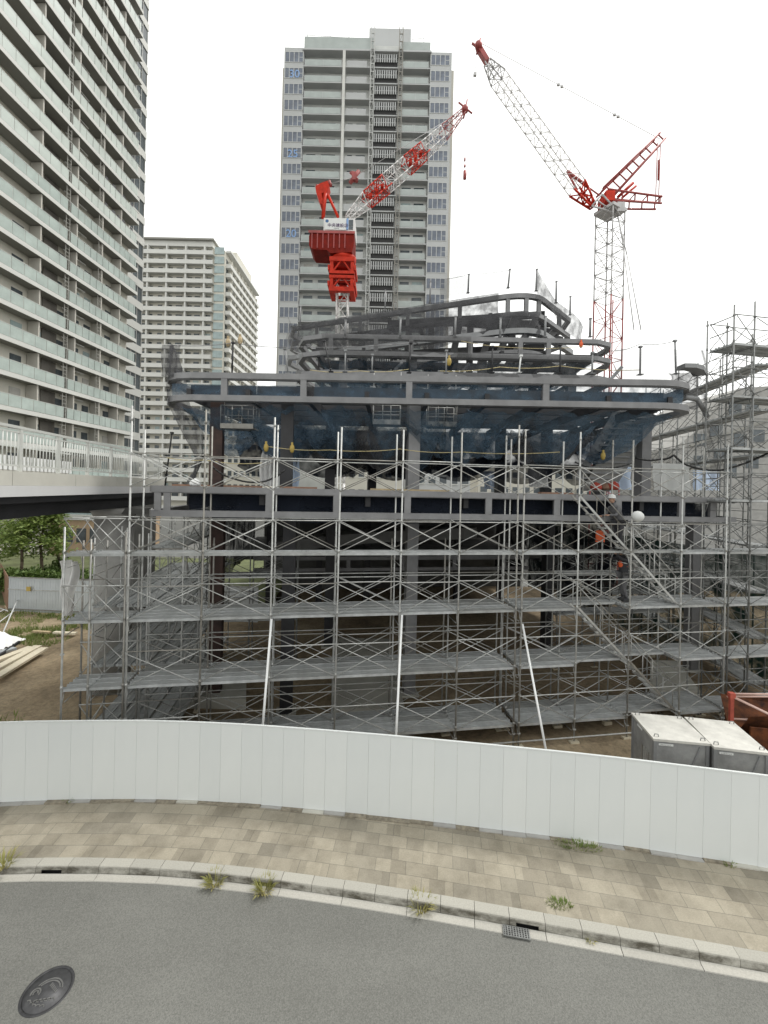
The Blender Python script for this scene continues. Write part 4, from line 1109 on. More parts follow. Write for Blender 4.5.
# ------------------------------------------------------------------ towers
def inframe(p):
    if p.y < 1: return False
    a = p.x/p.y; b = (p.z-EYE)/p.y; c, s = math.cos(ROLL), math.sin(ROLL)
    x = CX + F*(c*a + s*b); y = CY - F*(-s*a + c*b)
    return -10 < x < 778 and -10 < y < 500
def many(name, m, parent, boxes, top=96):
    """boxes in the parent's own coordinates: those that show largest each become a part, the rest one part"""
    mw = Matrix.Translation(parent.location) @ Matrix.Rotation(parent.rotation_euler.z, 4, 'Z')
    L = []
    for bx_ in boxes:
        c = mw @ Vector(((bx_[0]+bx_[1])/2, (bx_[2]+bx_[3])/2, (bx_[4]+bx_[5])/2))
        if inframe(c): L.append(((c-Vector((0,0,EYE))).length, bx_))
    L.sort(key=lambda q: q[0]); cache = {}; rw = random.Random(5)
    for d_, bx_ in L[:top]:
        k = tuple(round(v, 2) for v in (bx_[1]-bx_[0], bx_[3]-bx_[2], bx_[5]-bx_[4]))
        k += (rw.choice((m, m, m, 'win_pale', 'curtain')) if m == 'win' else m,)
        if k not in cache: g = MB(); g.box(0,k[0],0,k[1],0,k[2]); cache[k] = g.mesh(name, M[k[3]])
        place(name, cache[k], parent, (bx_[0],bx_[2],bx_[4]))
    if L[top:]:
        g = MB()
        for d_, bx_ in L[top:]: g.box(*bx_)
        o = g.build(name, M[m], parent); o['kind'] = 'stuff'
def tower_mid():
    Y = 79.0
    def X(px, py=120): return at(px, py, Y).x
    t = empty('apartment_tower', 'tall grey tower in the middle with blue numbers 30, 25 and 20 in its windows', 'tower', (X(365),Y,-2.5))
    O = t.location.copy()
    def part(n, b, m, parent=None): return b.build(n, M[m], parent or t, O if parent is None else O)
    xl0, xl1, xa, xb, xc, xd, xm0, xm1, xe, xr0, xr1 = X(283),X(302.5),X(303),X(341),X(345),X(369),X(373),X(396),X(400),X(429),X(450.5)
    zf = lambda n: 85.1 - 2.93*(31-n)
    D_ = 26
    b = MB(); b.box(xl0,xl1-.02,Y+.0,Y+D_,-2.5,zf(31)+3.3); 
    w1 = part('wall', b, 'tw_grey')
    b = MB(); b.box(xr0+.02,xr1,Y,Y+D_,-2.5,zf(31)+3.0); part('wall', b, 'tw_grey')
    b = MB(); b.box(xl1,xr0,Y+1.2,Y+D_-1,-2.5,zf(31)+5.2); part('core_wall', b, 'tw_greywall')
    # stepped side seen at the flanks
    b = MB(); b.box(xl0-.45,xl0-.02,Y+.8,Y+D_-2,-2.5,zf(31)+.3); part('wall', b, 'tw_beige')
    b = MB(); b.box(xr1+.02,xr1+.55,Y+.8,Y+D_-2,-2.5,zf(31)+.5); part('wall', b, 'tw_beige')
    wm = {}; 
    bw = []
    for n in range(9, 32):
        z = zf(n)
        for (x0, x1) in ((xl0+.12,xl1-.06),(xr0+.1,xr1-.35)):
            key = round(x1-x0,2)
            if key not in wm:
                w = x1-x0; f = MB()
                for k in range(5): f.box(w*k/4-.05+ (0.05 if k==0 else 0)-(0.05 if k==4 else 0), w*k/4+.05+(0.05 if k==0 else 0)-(.05 if k==4 else 0), -.05,.05,0,1.95)
                f.box(.1,w-.1,-.05,.05,0,.08); f.box(.1,w-.1,-.05,.05,1.87,1.95); f.box(w*.78,w-.1,-.045,.04,.9,.98)
                g = MB()
                for k in range(4): g.box(w*k/4+.05,w*(k+1)/4-.05,-.02,.01,.08,1.87)
                wm[key] = (f.mesh('window', M['dull_white']), g.mesh('pane', M['win_blue']))
            o = place('window', wm[key][0], t, Vector((x0,Y-.02,z+.55))-O); place('pane', wm[key][1], o)
        # balcony slab and its glass
        if 'slab' not in wm:
            f = MB(); f.box(xl1+.02-O.x,xr0-.02-O.x,-.1,1.19,-.2,0); wm['slab'] = f.mesh('balcony', M['tw_grey'])
            g = MB(); g.box(xa+.1-O.x,xb-.1-O.x,-.07,-.03,.06,1.15); wm['rail'] = g.mesh('balustrade', M['glass_grey'])
            g = MB(); g.box(xe+.2-O.x,xr0-.3-O.x,-.07,-.03,.06,1.15); wm['rail2'] = g.mesh('balustrade', M['glass_grey'])
            g = MB()
            for q in (xa+.1, xb-.2, (xa+xb)/2, xe+.2, (xe+xr0)/2, xr0-.4): g.box(q-O.x,q+.06-O.x,-.09,-.071,.0,1.2)
            wm['rp'] = g.mesh('rail_post', M['tw_grey'])
            g = MB(); g.box(xc+.05-O.x,xd-.6-O.x,.1,.2,.05,1.25); wm['panel'] = g.mesh('panel', M['tw_grey'])
            g = MB()
            k = 0
            while xm0+.15+k*.42 < xm1-.1: g.box(xm0+.15+k*.42-O.x, xm0+.15+k*.42+.22-O.x, -.04,.06,.95,2.45); k += 1
            g.box(xm0-O.x,xm1-O.x,.061,.1,1.6,1.7)
            wm['louver'] = g.mesh('louver_screen', M['tw_grey'])
            g = MB(); g.box(xm0-O.x,xm1-O.x,.3,.36,.02,2.6); wm['lback'] = g.mesh('recess', M['black'])
        rel = Vector((0,0,z-O.z))
        s = place('balcony', wm['slab'], t, rel); place('balustrade', wm['rail'], s); place('balustrade', wm['rail2'], s); place('rail_post', wm['rp'], s)
        place('panel', wm['panel'], s)
        for q0, q1 in ((xa+.5,xa+2.2),(xa+3.2,xb-1.1),(xc+.4,xc+1.3),(xc+2.0,xd-.7),(xe+.6,xe+2.3),(xe+2.9,xr0-.6)): bw.append((q0-O.x,q1-O.x,1.14,1.19,z-O.z+.1,z-O.z+2.25))
        l = place('louver_screen', wm['louver'], t, rel); place('recess', wm['lback'], l)
    many('balcony_window', 'win', t, bw)
    b = MB(); b.box(xl1-.2,xr0+.2,Y-.3,Y+D_-2,zf(31)+2.7,zf(31)+3.0); part('roof', b, 'tw_grey')
    b = MB(); b.box(xl1,xm0-.2,Y+.2,Y+.5,zf(31)+3.01,zf(31)+5.6); b.box(xe,xr0,Y+.2,Y+.5,zf(31)+3.01,zf(31)+5.0); part('parapet', b, 'glass_grey')
    b = MB(); b.box(xm0-1.2,xe+1.8,Y+3,Y+9,zf(31)+3.01,zf(31)+10.4); part('penthouse', b, 'tw_grey')
    b = MB()
    for q in (xa+.3, xa+4.5, xa+8, xr0-1.2): b.tube((q,Y+1,zf(31)+5),(q,Y+1,zf(31)+7.2),.06)
    b.tube((xa,Y+1,zf(31)+6.7),(xm0-1.3,Y+1,zf(31)+6.2),.04); b.tube((xe+1.8,Y+1,zf(31)+6.3),(xr0-1.2,Y+1,zf(31)+6.6),.04); part('roof_railing', b, 'tw_grey')
    b = MB(); b.box((xb+xc)/2-.25,(xb+xc)/2+.25,Y-.32,Y-.11,30,zf(31)+2.69); part('downpipe', b, 'tw_slab')
    for q in (xm0-.55, xe-.35):
        b = MB(); b.box(q-.14,q+.0,Y-.5,Y-.36,25,zf(31)+7); b.box(q+.5,q+.64,Y-.5,Y-.36,25,zf(31)+7)
        z = 25
        while z < zf(31)+7: b.box(q,q+.5,Y-.5,Y-.38,z,z+.14); b.bar((q,Y-.44,z+.14),(q+.5,Y-.44,z+1.4),.05,.05,(0,1,0)); z += 1.4
        part('hoist_mast', b, 'galv')
    for s, n in (('30',30),('25',25),('20',20)):
        tx = text_mesh(s, 2.0, 'floor_number', M['blue_num'])
        o = place('floor_number', tx, t, Vector((xl0+.95,Y-.12,zf(n)+.65))-O); o.rotation_euler = (PI/2,0,0)

def text_mesh(s, size, name, m, ext=.01):
    cu = D.curves.new(name+'_src', 'FONT'); cu.body = s; cu.size = size; cu.extrude = ext
    ob = D.objects.new(name+'_src', cu); COL.objects.link(ob)
    dg = bpy.context.evaluated_depsgraph_get(); dg.update()
    me = D.meshes.new_from_object(ob.evaluated_get(dg)); D.objects.remove(ob); D.curves.remove(cu)
    me.name = name; me.materials.clear(); me.materials.append(m); return me
tower_mid()
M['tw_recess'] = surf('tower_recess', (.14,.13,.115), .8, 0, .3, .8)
def tower_back():
    """slab tower behind the left one: front balconies, glazed corner, long balconied side"""
    Y = 135.0
    x0 = at(120,300,Y).x; x1 = at(212,300,Y).x; x2 = at(228,300,Y).x
    t = empty('apartment_tower', 'pale apartment tower with balconies and a glazed corner behind the left tower', 'tower', (x1,Y,-2))
    O = t.location.copy(); H = at(180,238,Y).z
    n = 28; fh = (H-1.8-0)/n
    b = MB(); b.box(x0,x1,Y+1.6,Y+34,-2,H-2.2); b.box(x1+.02,x2-1.7,Y+1.2,Y+34,-2,H-3.0); b.build('wall', M['tw_wall'], t, O)
    f = MB(); f.box(x0-O.x,x1-O.x,-.1,1.62,-.22,.0); sm = f.mesh('balcony', M['tw_slab'])
    g = MB(); g.box(x0-O.x,x1-.05-O.x,-.06,-.02,.0,1.1); rm = g.mesh('balustrade', M['tw_slab'])
    g2 = MB(); rnd = random.Random(3); q = x0; ws = []
    while q < x1-2:
        w = rnd.uniform(1.3,2.4); ws.append((q+.2-O.x,q+w-O.x)); q += w+rnd.uniform(.5,1.6)
    bw = []; dv_ = []; sd_ = []
    c = MB(); w = x2-x1-1.9
    c.box(.1,w,1.0,1.18,.55,fh-.25); cm = c.mesh('corner_window', M['win_pale'])
    s2 = MB(); s2.box(0,1.62,0,31,-.25,.95); s2m = s2.mesh('side_balcony', M['tw_slab'])
    s3 = MB(); s3.box(.0,.05,.3,30.5,.95,fh-.26); s3m = s3.mesh('side_window', M['win'])
    for i in range(n):
        z = i*fh
        o = place('balcony', sm, t, (0,0,z+2)); place('balustrade', rm, o)
        bw += [(a_,c_,1.55,1.585,z+2.1,z+4.2) for a_, c_ in ws]; dv_ += [(q-O.x,q+.5-O.x,.1,1.5,z+2.01,z+2+fh-.23) for q in (x0+2, x0+8, x0+14, x0+20, x1-3)]
        place('corner_window', cm, t, (x1-O.x,0,z+2))
        if i < n-1:
            o = place('side_balcony', s2m, t, (x2-1.69-O.x,2.0,z+2)); sd_ += [(x2-1.68-O.x,x2-.29-O.x,4+3.4*k,4.3+3.4*k,z+2.951,z+2+fh-.26) for k in range(9)]; place('side_window', s3m, t, (x2-1.69-O.x,2.0,z+2))
    many('balcony_window', 'win', t, bw); many('divider', 'tw_slab', t, dv_); many('side_divider', 'tw_wall', t, sd_)
    b = MB(); b.box(x0,x1+.2,Y-.3,Y+20,H-.5,H); b.build('roof', M['tw_soffit'], t, O)
    b = MB(); b.box(x0,x1-.4,Y+.6,Y+18,H-2.19,H-.51); b.build('parapet', M['tw_slab'], t, O)
    b = MB(); b.box(x1+.3,x2-.4,Y+8,Y+24,H-3,H+.2); b.build('penthouse', M['tw_wall'], t, O)
    b = MB(); b.box(x2-1.66,x2+.0,Y+2,Y+33,H-3.2,H-2.6); b.build('side_roof', M['tw_slab'], t, O)
tower_back()

def tower_left():
    """big tower on the left whose balconied face runs away from the street"""
    ang = math.atan2(1, .04)                            # the face runs along local x
    P0 = Vector((-34.6, 38.4, 0)); dr = Vector((.04,1,0)).normalized()
    # local frame: x along the face (away), y outward left (negative y = towards the street side)
    L0, L1 = -22.0, None
    d = at(137,300,1.0); k = ( (P0.x) - dr.x/dr.y*P0.y )/(d.x - dr.x/dr.y); L1 = (k-P0.y)/dr.y
    t = empty('apartment_tower', 'huge beige apartment tower on the left with long rows of glass balconies', 'tower', P0, ang)
    # local -y is to the right of the travel direction, i.e. towards the viewer's side
    z137 = [at(137,y,k).z for y in (105.6,129,152.5,176,200,222.7)]
    fh = (z137[0]-z137[-1])/5
    zb = z137[-1]
    n0 = -int((zb-3)/fh); DEP = 1.35
    S = 3.0
    def mb(): return MB()
    b = mb(); b.box(L0,L1+.0,DEP,DEP+16,-2,zb+fh*19); b.build('wall', M['tw_wall'], t)
    cx0, cx1 = L1+.05, L1+5.0
    b = mb(); b.box(cx0,cx1,2.5,DEP+16,-2,zb+fh*19); b.build('corner_wall', M['tw_slab'], t)
    rnd = random.Random(11)
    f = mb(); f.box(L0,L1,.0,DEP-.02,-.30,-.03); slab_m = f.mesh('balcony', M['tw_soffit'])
    f = mb(); f.box(L0,L1+.02,-.05,-.001,-.36,.06); f.box(L1,L1+.05,0,DEP-.02,-.36,.06); edge_m = f.mesh('slab_edge', M['tw_slab'])
    def rail(a, c, step, m, nm):
        g = mb(); q = a
        while q < c-.05: g.box(q+.035,min(q+step,c)-.035,-.025,-.0,.10,1.18); q += step
        return g.mesh(nm, M[m])
    ra = rail(L0,L1*.38,1.35,'glass_rail','glass_panel'); rb = rail(L1*.40,L1*.98,1.0,'glass_rail','glass_panel'); rbg = rail(L1*.40,L1*.98,1.0,'glass_green','glass_panel')
    rc = rail(L0,L1*.38,1.35,'glass_green','glass_panel')
    g = mb(); g.box(L0,L1,-.04,.01,1.18,1.23)
    q = L0
    while q < L1: g.box(q-.02,q+.02,-.0,.03,.05,1.18); q += 1.35
    hand = g.mesh('hand_rail', M['rail'])
    wl = [(a,c,.05 if (c-a) > 2 else .8) for a, c in ((-18,-16),(-14.5,-13),(-11,-8.5),(-7,-5.6),(-3.6,-1.4),(-.5,.8),(2.4,3.6),(4.4,5.0),(5.2,5.8),(7.2,8.4))] + [(L1*f0,L1*f1,.05) for f0, f1 in ((.43,.47),(.50,.56),(.60,.65),(.69,.75),(.78,.84),(.87,.93))]
    dvx = [-15.2,-4.6,4.2,L1*.455,L1*.66,L1*.83]; bw = []; dv_ = []
    # service recess with pipes and air conditioners at a third of the face
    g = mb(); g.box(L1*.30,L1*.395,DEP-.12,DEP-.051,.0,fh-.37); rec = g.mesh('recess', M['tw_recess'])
    g = mb(); g.box(L1*.33,L1*.37,.5,1.1,.02,.75); ac = g.mesh('air_conditioner', M['tw_soffit'])
    g = mb(); g.box(L1*.41,L1*.58,.9,1.0,fh-.62,fh-.5); beam = g.mesh('eave_bar', M['tw_slab'])
    g = mb()
    for q in (L1*.375,L1*.40): g.box(q,q+.07,.1,.17,-.0,fh-.37)
    for z in (.4,.8,1.2,1.6,2.0,2.4): g.box(L1*.375+.07,L1*.40,.11,.16,z,z+.05)
    lad = g.mesh('ladder', M['tw_soffit'])
    g = mb()
    for q in (L1*.625,L1*.65): g.box(q,q+.06,.06,.12,-.36,fh-.36)
    for z in (.1,.5,.9,1.3,1.7,2.1): g.box(L1*.625+.06,L1*.65,.07,.11,z,z+.05)
    lad2 = g.mesh('ladder', M['tw_soffit'])
    g = mb(); g.box(cx0,cx1+.05,2.3,2.49,-.45,.62); band = g.mesh('corner_band', M['tw_slab'])
    g = mb()
    for i in range(4): g.box(cx0+.2+1.18*i,cx0+1.25+1.18*i,2.42,2.495,.62,fh-.46)
    cw = g.mesh('corner_window', M['win'])
    g = mb()
    for i in range(5): g.box(cx0+.06+1.18*i,cx0+.2+1.18*i,2.36,2.495,.62,fh-.46)
    cf = g.mesh('mullion', M['galv'])
    g = mb(); rl = random.Random(5)
    for i in range(7): q = rl.uniform(L1*.68,L1*.95); g.box(q,q+rl.uniform(.3,.6),.3,.36,1.1,rl.uniform(1.7,1.9))
    laun = g.mesh('laundry', M['cloth_grey'])
    for i in range(n0, 19):
        z = zb + fh*i
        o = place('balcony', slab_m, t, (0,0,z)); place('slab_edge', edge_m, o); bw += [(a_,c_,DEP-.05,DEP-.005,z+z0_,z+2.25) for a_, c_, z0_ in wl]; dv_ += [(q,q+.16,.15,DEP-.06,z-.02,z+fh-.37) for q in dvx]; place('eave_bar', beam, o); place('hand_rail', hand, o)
        low = i < -1
        o2 = place('balustrade', rc if low else ra, t, (0,0,z)); place('glass_panel', rbg if low else rb, o2)
        r_ = place('recess', rec, t, (0,0,z)); place('air_conditioner', ac, r_); place('ladder', lad, t, (0,0,z))
        if i < 3 or i > 3: place('ladder', lad2, t, (0,0,z))
        if i in (-1,0,2,3,5,7,8): place('laundry', laun, t, (0,0,z))
        o = place('corner_band', band, t, (0,0,z)); w_ = place('corner_window', cw, t, (0,0,z)); place('mullion', cf, w_)
    many('balcony_window', 'win', t, bw); many('divider', 'tw_beige', t, dv_)
tower_left()

# low white blocks seen between the floors
def block(x0, x1, yt, Y, depth, label, m, rows, cols, name='low_block'):
    a = at(x0,490,Y); c = at(x1,490,Y); zt = at((x0+x1)/2,yt,Y).z
    t = empty(name, label, 'building', (a.x,Y,-2)); w = c.x-a.x; H = zt+2
    b = MB(); b.box(0,w,0,depth,0,H); b.build('wall', M[m], t)
    b = MB(); b.box(-.2,w+.2,-.25,depth,H+.002,H+.4); b.build('roof', M['tw_soffit'], t)
    wm = None
    for r in range(rows):
        for k in range(cols):
            zz = H-2.6-r*3.1
            if zz < 1: continue
            if wm is None:
                g = MB(); g.box(0,w/cols*.62,-.06,.02,0,1.15); wm = g.mesh('window', M['win']); 
                g = MB(); g.box(-.1,w/cols*.62+.1,-.2,-.061,-.16,-.02); sm = g.mesh('sill', M['tw_slab'])
            o = place('window', wm, t, (w/cols*(k+.22),0,zz)); place('sill', sm, o)
block(338,402,460,66,12,'low white building with small windows seen behind the floor left of the middle column','tw_wall',3,7)
block(478,606,466,90,14,'long pale low building behind the floor between the middle and right columns','tw_wall',3,12)
block(226,262,425,100,20,'pale balconied block far behind the left columns','tw_wall',9,6)
block(404,470,468,72,12,'low pale building behind the floor right of the middle column','tw_grey',2,6)
def domed():
    Y = 62; t = empty('sports_hall', 'grey angular hall with sloping roof at the far right behind the scaffold', 'building', (at(690,480,Y).x,Y,-2))
    O = t.location.copy()
    prof = [(668,500),(674,448),(700,428),(722,398),(740,388),(800,384),(830,500)]
    P = [at(x,y,Y) for x, y in prof]; b = MB(); n = len(P); k = 0
    b.v = [Vector((p.x,Y,p.z if 0 < i < n-1 else -2)) for i, p in enumerate(P)] + [Vector((p.x,Y+16,p.z if 0 < i < n-1 else -2)) for i, p in enumerate(P)]
    b.face(tuple(range(n))); b.face(tuple(reversed(range(n,2*n))))
    for i in range(n): b.face((i, n+i, n+(i+1)%n, (i+1)%n))
    b.build('wall', M['concrete'], t, O)
    for x, y in ((700,440),(716,430),(735,410),(752,408),(700,462),(720,455),(740,440),(758,436),(710,478),(730,470),(752,462)):
        p = at(x,y,Y); b = MB(); b.box(p.x-.9,p.x+.9,Y-.08,Y+.02,p.z-.9,p.z+.9); b.build('window', M['win'], t, O)
    for x0, y0, x1, y1 in ((690,446,768,420),(690,470,768,452)):
        b = MB(); b.bar(at(x0,y0,Y-.3), at(x1,y1,Y-.3), .4,.3); b.build('ledge', M['tw_soffit'], t, O)
domed()

# ------------------------------------------------------------------ cranes
def lattice(b, p, q, w, r, seg, up=(0,0,1), w2=None, h=None):
    p = Vector(p); q = Vector(q); d = (q-p).normalized(); x = d.cross(Vector(up))
    if x.length < 1e-3: x = Vector((1,0,0))
    x.normalize(); y = x.cross(d); w2 = w if w2 is None else w2; h = 1.0 if h is None else h
    def ring(f): ww = w+(w2-w)*f; c = p.lerp(q, f); return [c + x*sx*ww/2 + y*sy*ww*h/2 for sx, sy in ((-1,-1),(1,-1),(1,1),(-1,1))]
    for i in range(seg):
        a = ring(i/seg); c = ring((i+1)/seg)
        for j in range(4):
            b.tube(a[j], c[j], r, 5); m = (j+1) % 4
            b.tube(a[j], a[m], r*.6, 4)
            if (i+j) % 2: b.tube(a[j], c[m], r*.6, 4)
            else: b.tube(a[m], c[j], r*.6, 4)
def crane_right():
    Y = 36.0; base = at(604.5,480,Y); base.z = 0
    t = empty('luffing_crane', 'white lattice luffing crane with red jib ends and red counter frame on the right', 'tower crane', base, 0)
    O = base.copy()
    def part(n, b, m): return b.build(n, M[m], t, O)
    rz = R(28); ux = Vector((math.cos(rz), math.sin(rz), 0))
    top = at(604,212,Y); zt = top.z
    # mast leans with nothing: upright, square on plan, turned 28 degrees
    def mast(z0, z1, m, seg):
        b = MB(); cs = [base + Matrix.Rotation(rz,3,'Z') @ Vector((sx*.78,sy*.78,0)) for sx, sy in ((-1,-1),(1,-1),(1,1),(-1,1))]
        for i in range(seg):
            a0 = z0+(z1-z0)*i/seg; a1 = z0+(z1-z0)*(i+1)/seg
            for j in range(4):
                mm = (j+1)%4; A_, B_ = cs[j], cs[mm]
                b.tube(A_+Vector((0,0,a0)), A_+Vector((0,0,a1)), .062, 5)
                b.tube(A_+Vector((0,0,a0)), B_+Vector((0,0,a0)), .032, 4)
                b.tube(A_+Vector((0,0,a0)), B_+Vector((0,0,a1)), .032, 4) if (i+j) % 2 else b.tube(B_+Vector((0,0,a0)), A_+Vector((0,0,a1)), .032, 4)
        part('mast_section', b, m)
    mast(0, at(604,300,Y).z, 'crane_dark', 14); zred = at(604,302,Y).z
    mast(at(604,300,Y).z, zt, 'crane_grey', 7)
    b = MB(); p = at(613,300,Y-.9); b.tube((p.x,p.y,0),(p.x,p.y,p.z),.05,6); part('mast_rail', b, 'crane_dark')
    b = MB()
    q = at(600,205,Y); b.box(-.9,.9,-.9,.9,-.12,.12); 
    for i, v in enumerate(b.v): b.v[i] = Matrix.Rotation(rz,3,'Z') @ v + Vector((base.x,base.y,zt))
    part('slewing_ring', b, 'crane_grey')
    b = MB(); 
    for dy in (-.7,.7):
        b.tube(at(592,206,Y+dy), at(602,194,Y+dy), .07,5); b.tube(at(602,194,Y+dy), at(612,205,Y+dy), .07,5); b.tube(at(592,206,Y+dy), at(612,212,Y+dy), .07,5); b.tube(at(597,200,Y+dy), at(608,208,Y+dy),.05,5)
    for k in range(6): b.tube(at(592+3.5*k,206+1.2*k,Y-.7), at(592+3.5*k,206+1.2*k,Y+.7), .05,5); b.tube(at(592+3.5*k,206+1.2*k,Y-.7), at(596+3.0*k,200+1.4*k,Y+.7), .04,5)
    part('platform', b, 'crane_grey')
    b = MB(); p = at(606,202,Y); b.box(p.x-.35,p.x+.4,Y-.7,Y+.7,p.z-.3,p.z+.5); part('winch', b, 'crane_red')
    b = MB(); p = at(615,211,Y); b.box(p.x-.2,p.x+.4,Y-.8,Y-.1,p.z-.5,p.z+.25); part('cab', b, 'crane_grey')
    # jib: red foot, white body, red tip
    f = at(593,207,Y); j1 = at(577,188,Y); j2 = at(487,62,Y); tip = at(478,47,Y)
    b = MB(); lattice(b, f, j1, .35, .09, 3, (0,1,0), 1.15, .8); part('jib_foot', b, 'crane_red')
    b = MB(); lattice(b, j1, at(498,78,Y), 1.15, .042, 16, (0,1,0), 1.1, .8); part('jib', b, 'crane_white')
    b = MB(); lattice(b, at(498,78,Y), j2, 1.1, .06, 3, (0,1,0), .5, .8); part('jib', b, 'crane_grey')
    b = MB(); b.bar(j2, tip, .5,.35); p = tip; b.lathe((p.x,p.y-.25,p.z-.15), [(.1,-.2),(.3,-.15),(.3,.2),(.1,.25)], 8); b.tube(p+Vector((-.5,0,.3)),p+Vector((.6,0,-.5)),.1); b.tube(p+Vector((-.1,0,-.6)),p+Vector((.2,0,.7)),.08); part('jib_head', b, 'crane_dark')
    # counter frame: two long struts, one level frame and hanging ropes
    def strut(a, c, w, m, nm, rungs):
        b = MB()
        for dy in (-.55,.55):
            for s in (-1, 1):
                d = (c-a).normalized(); n_ = Vector((-d.z,0,d.x))*w*s/2; b.tube(a+Vector((0,dy,0))+n_*.9, c+Vector((0,dy*.7,0))+n_*.55, .085, 6)
        for k in range(rungs+1):
            g = .05+.92*k/rungs; p = a.lerp(c, g); d = (c-a).normalized(); n_ = Vector((-d.z,0,d.x))*w*.5*(.9-.35*g)
            for dy in (-.5,.5): b.tube(p+n_+Vector((0,dy*(1-.3*g),0)), p-n_+Vector((0,dy*(1-.3*g),0)), .06, 5)
            b.tube(p+n_+Vector((0,-.5,0)), p+n_+Vector((0,.5,0)), .05, 5)
        part(nm, b, m)
    strut(at(604,197,Y), at(660,139,Y), 1.15, 'crane_dark', 'rear_mast', 4)
    strut(at(604,199,Y), at(659,203,Y), 1.0, 'crane_dark', 'counter_frame', 4)
    b = MB()
    for x in (658,661):
        for dy in (-.3,.3): b.tube(at(x-.5,143,Y+dy), at(x-2.5,202,Y+dy), .04,4)
    b.tube(at(659,160,Y), at(658.5,180,Y), .09,5); part('suspension_rope', b, 'crane_dark')
    b = MB(); b.tube(at(567,171,Y), at(588,187,Y), .13,6); b.tube(at(588,187,Y), at(606,200,Y), .07,5); b.tube(at(567,171,Y), at(577,190,Y),.09,5); part('luffing_stay', b, 'crane_dark')
    b = MB(); b.tube(at(618,197,Y), at(633,183,Y), .13,6); b.tube(at(622,198,Y), at(636,186,Y), .1,6); part('winch_arm', b, 'crane_red')
    b = MB(); b.path([at(617,214,Y), at(627,255,Y-2), at(641,330,Y-4)], .045,4); b.path([at(618,216,Y), at(623,245,Y-1.5), at(634,330,Y-4)], .04,4); part('guy_rope', b, 'crane_grey')
    b = MB(); p = at(475,73,Y); b.tube(tip, p, .02,4); b.box(p.x-.12,p.x+.12,p.y-.1,p.y+.1,p.z-.25,p.z); part('hook_rope', b, 'crane_grey')
    b = MB(); b.tube(tip+Vector((.3,0,.3)), at(660,139,Y), .028, 4)
    for f_ in (.43,.45,.745,.765): p = (tip+Vector((.3,0,.3))).lerp(at(660,139,Y), f_); b.box(p.x-.1,p.x+.1,p.y-.08,p.y+.08,p.z-.09,p.z+.05)
    part('pendant_line', b, 'crane_grey')
crane_right()
M['crane_deck'] = surf('crane_deck_red', (.19,.012,.006), .6, 0, .35, 1.2, spec=.15)
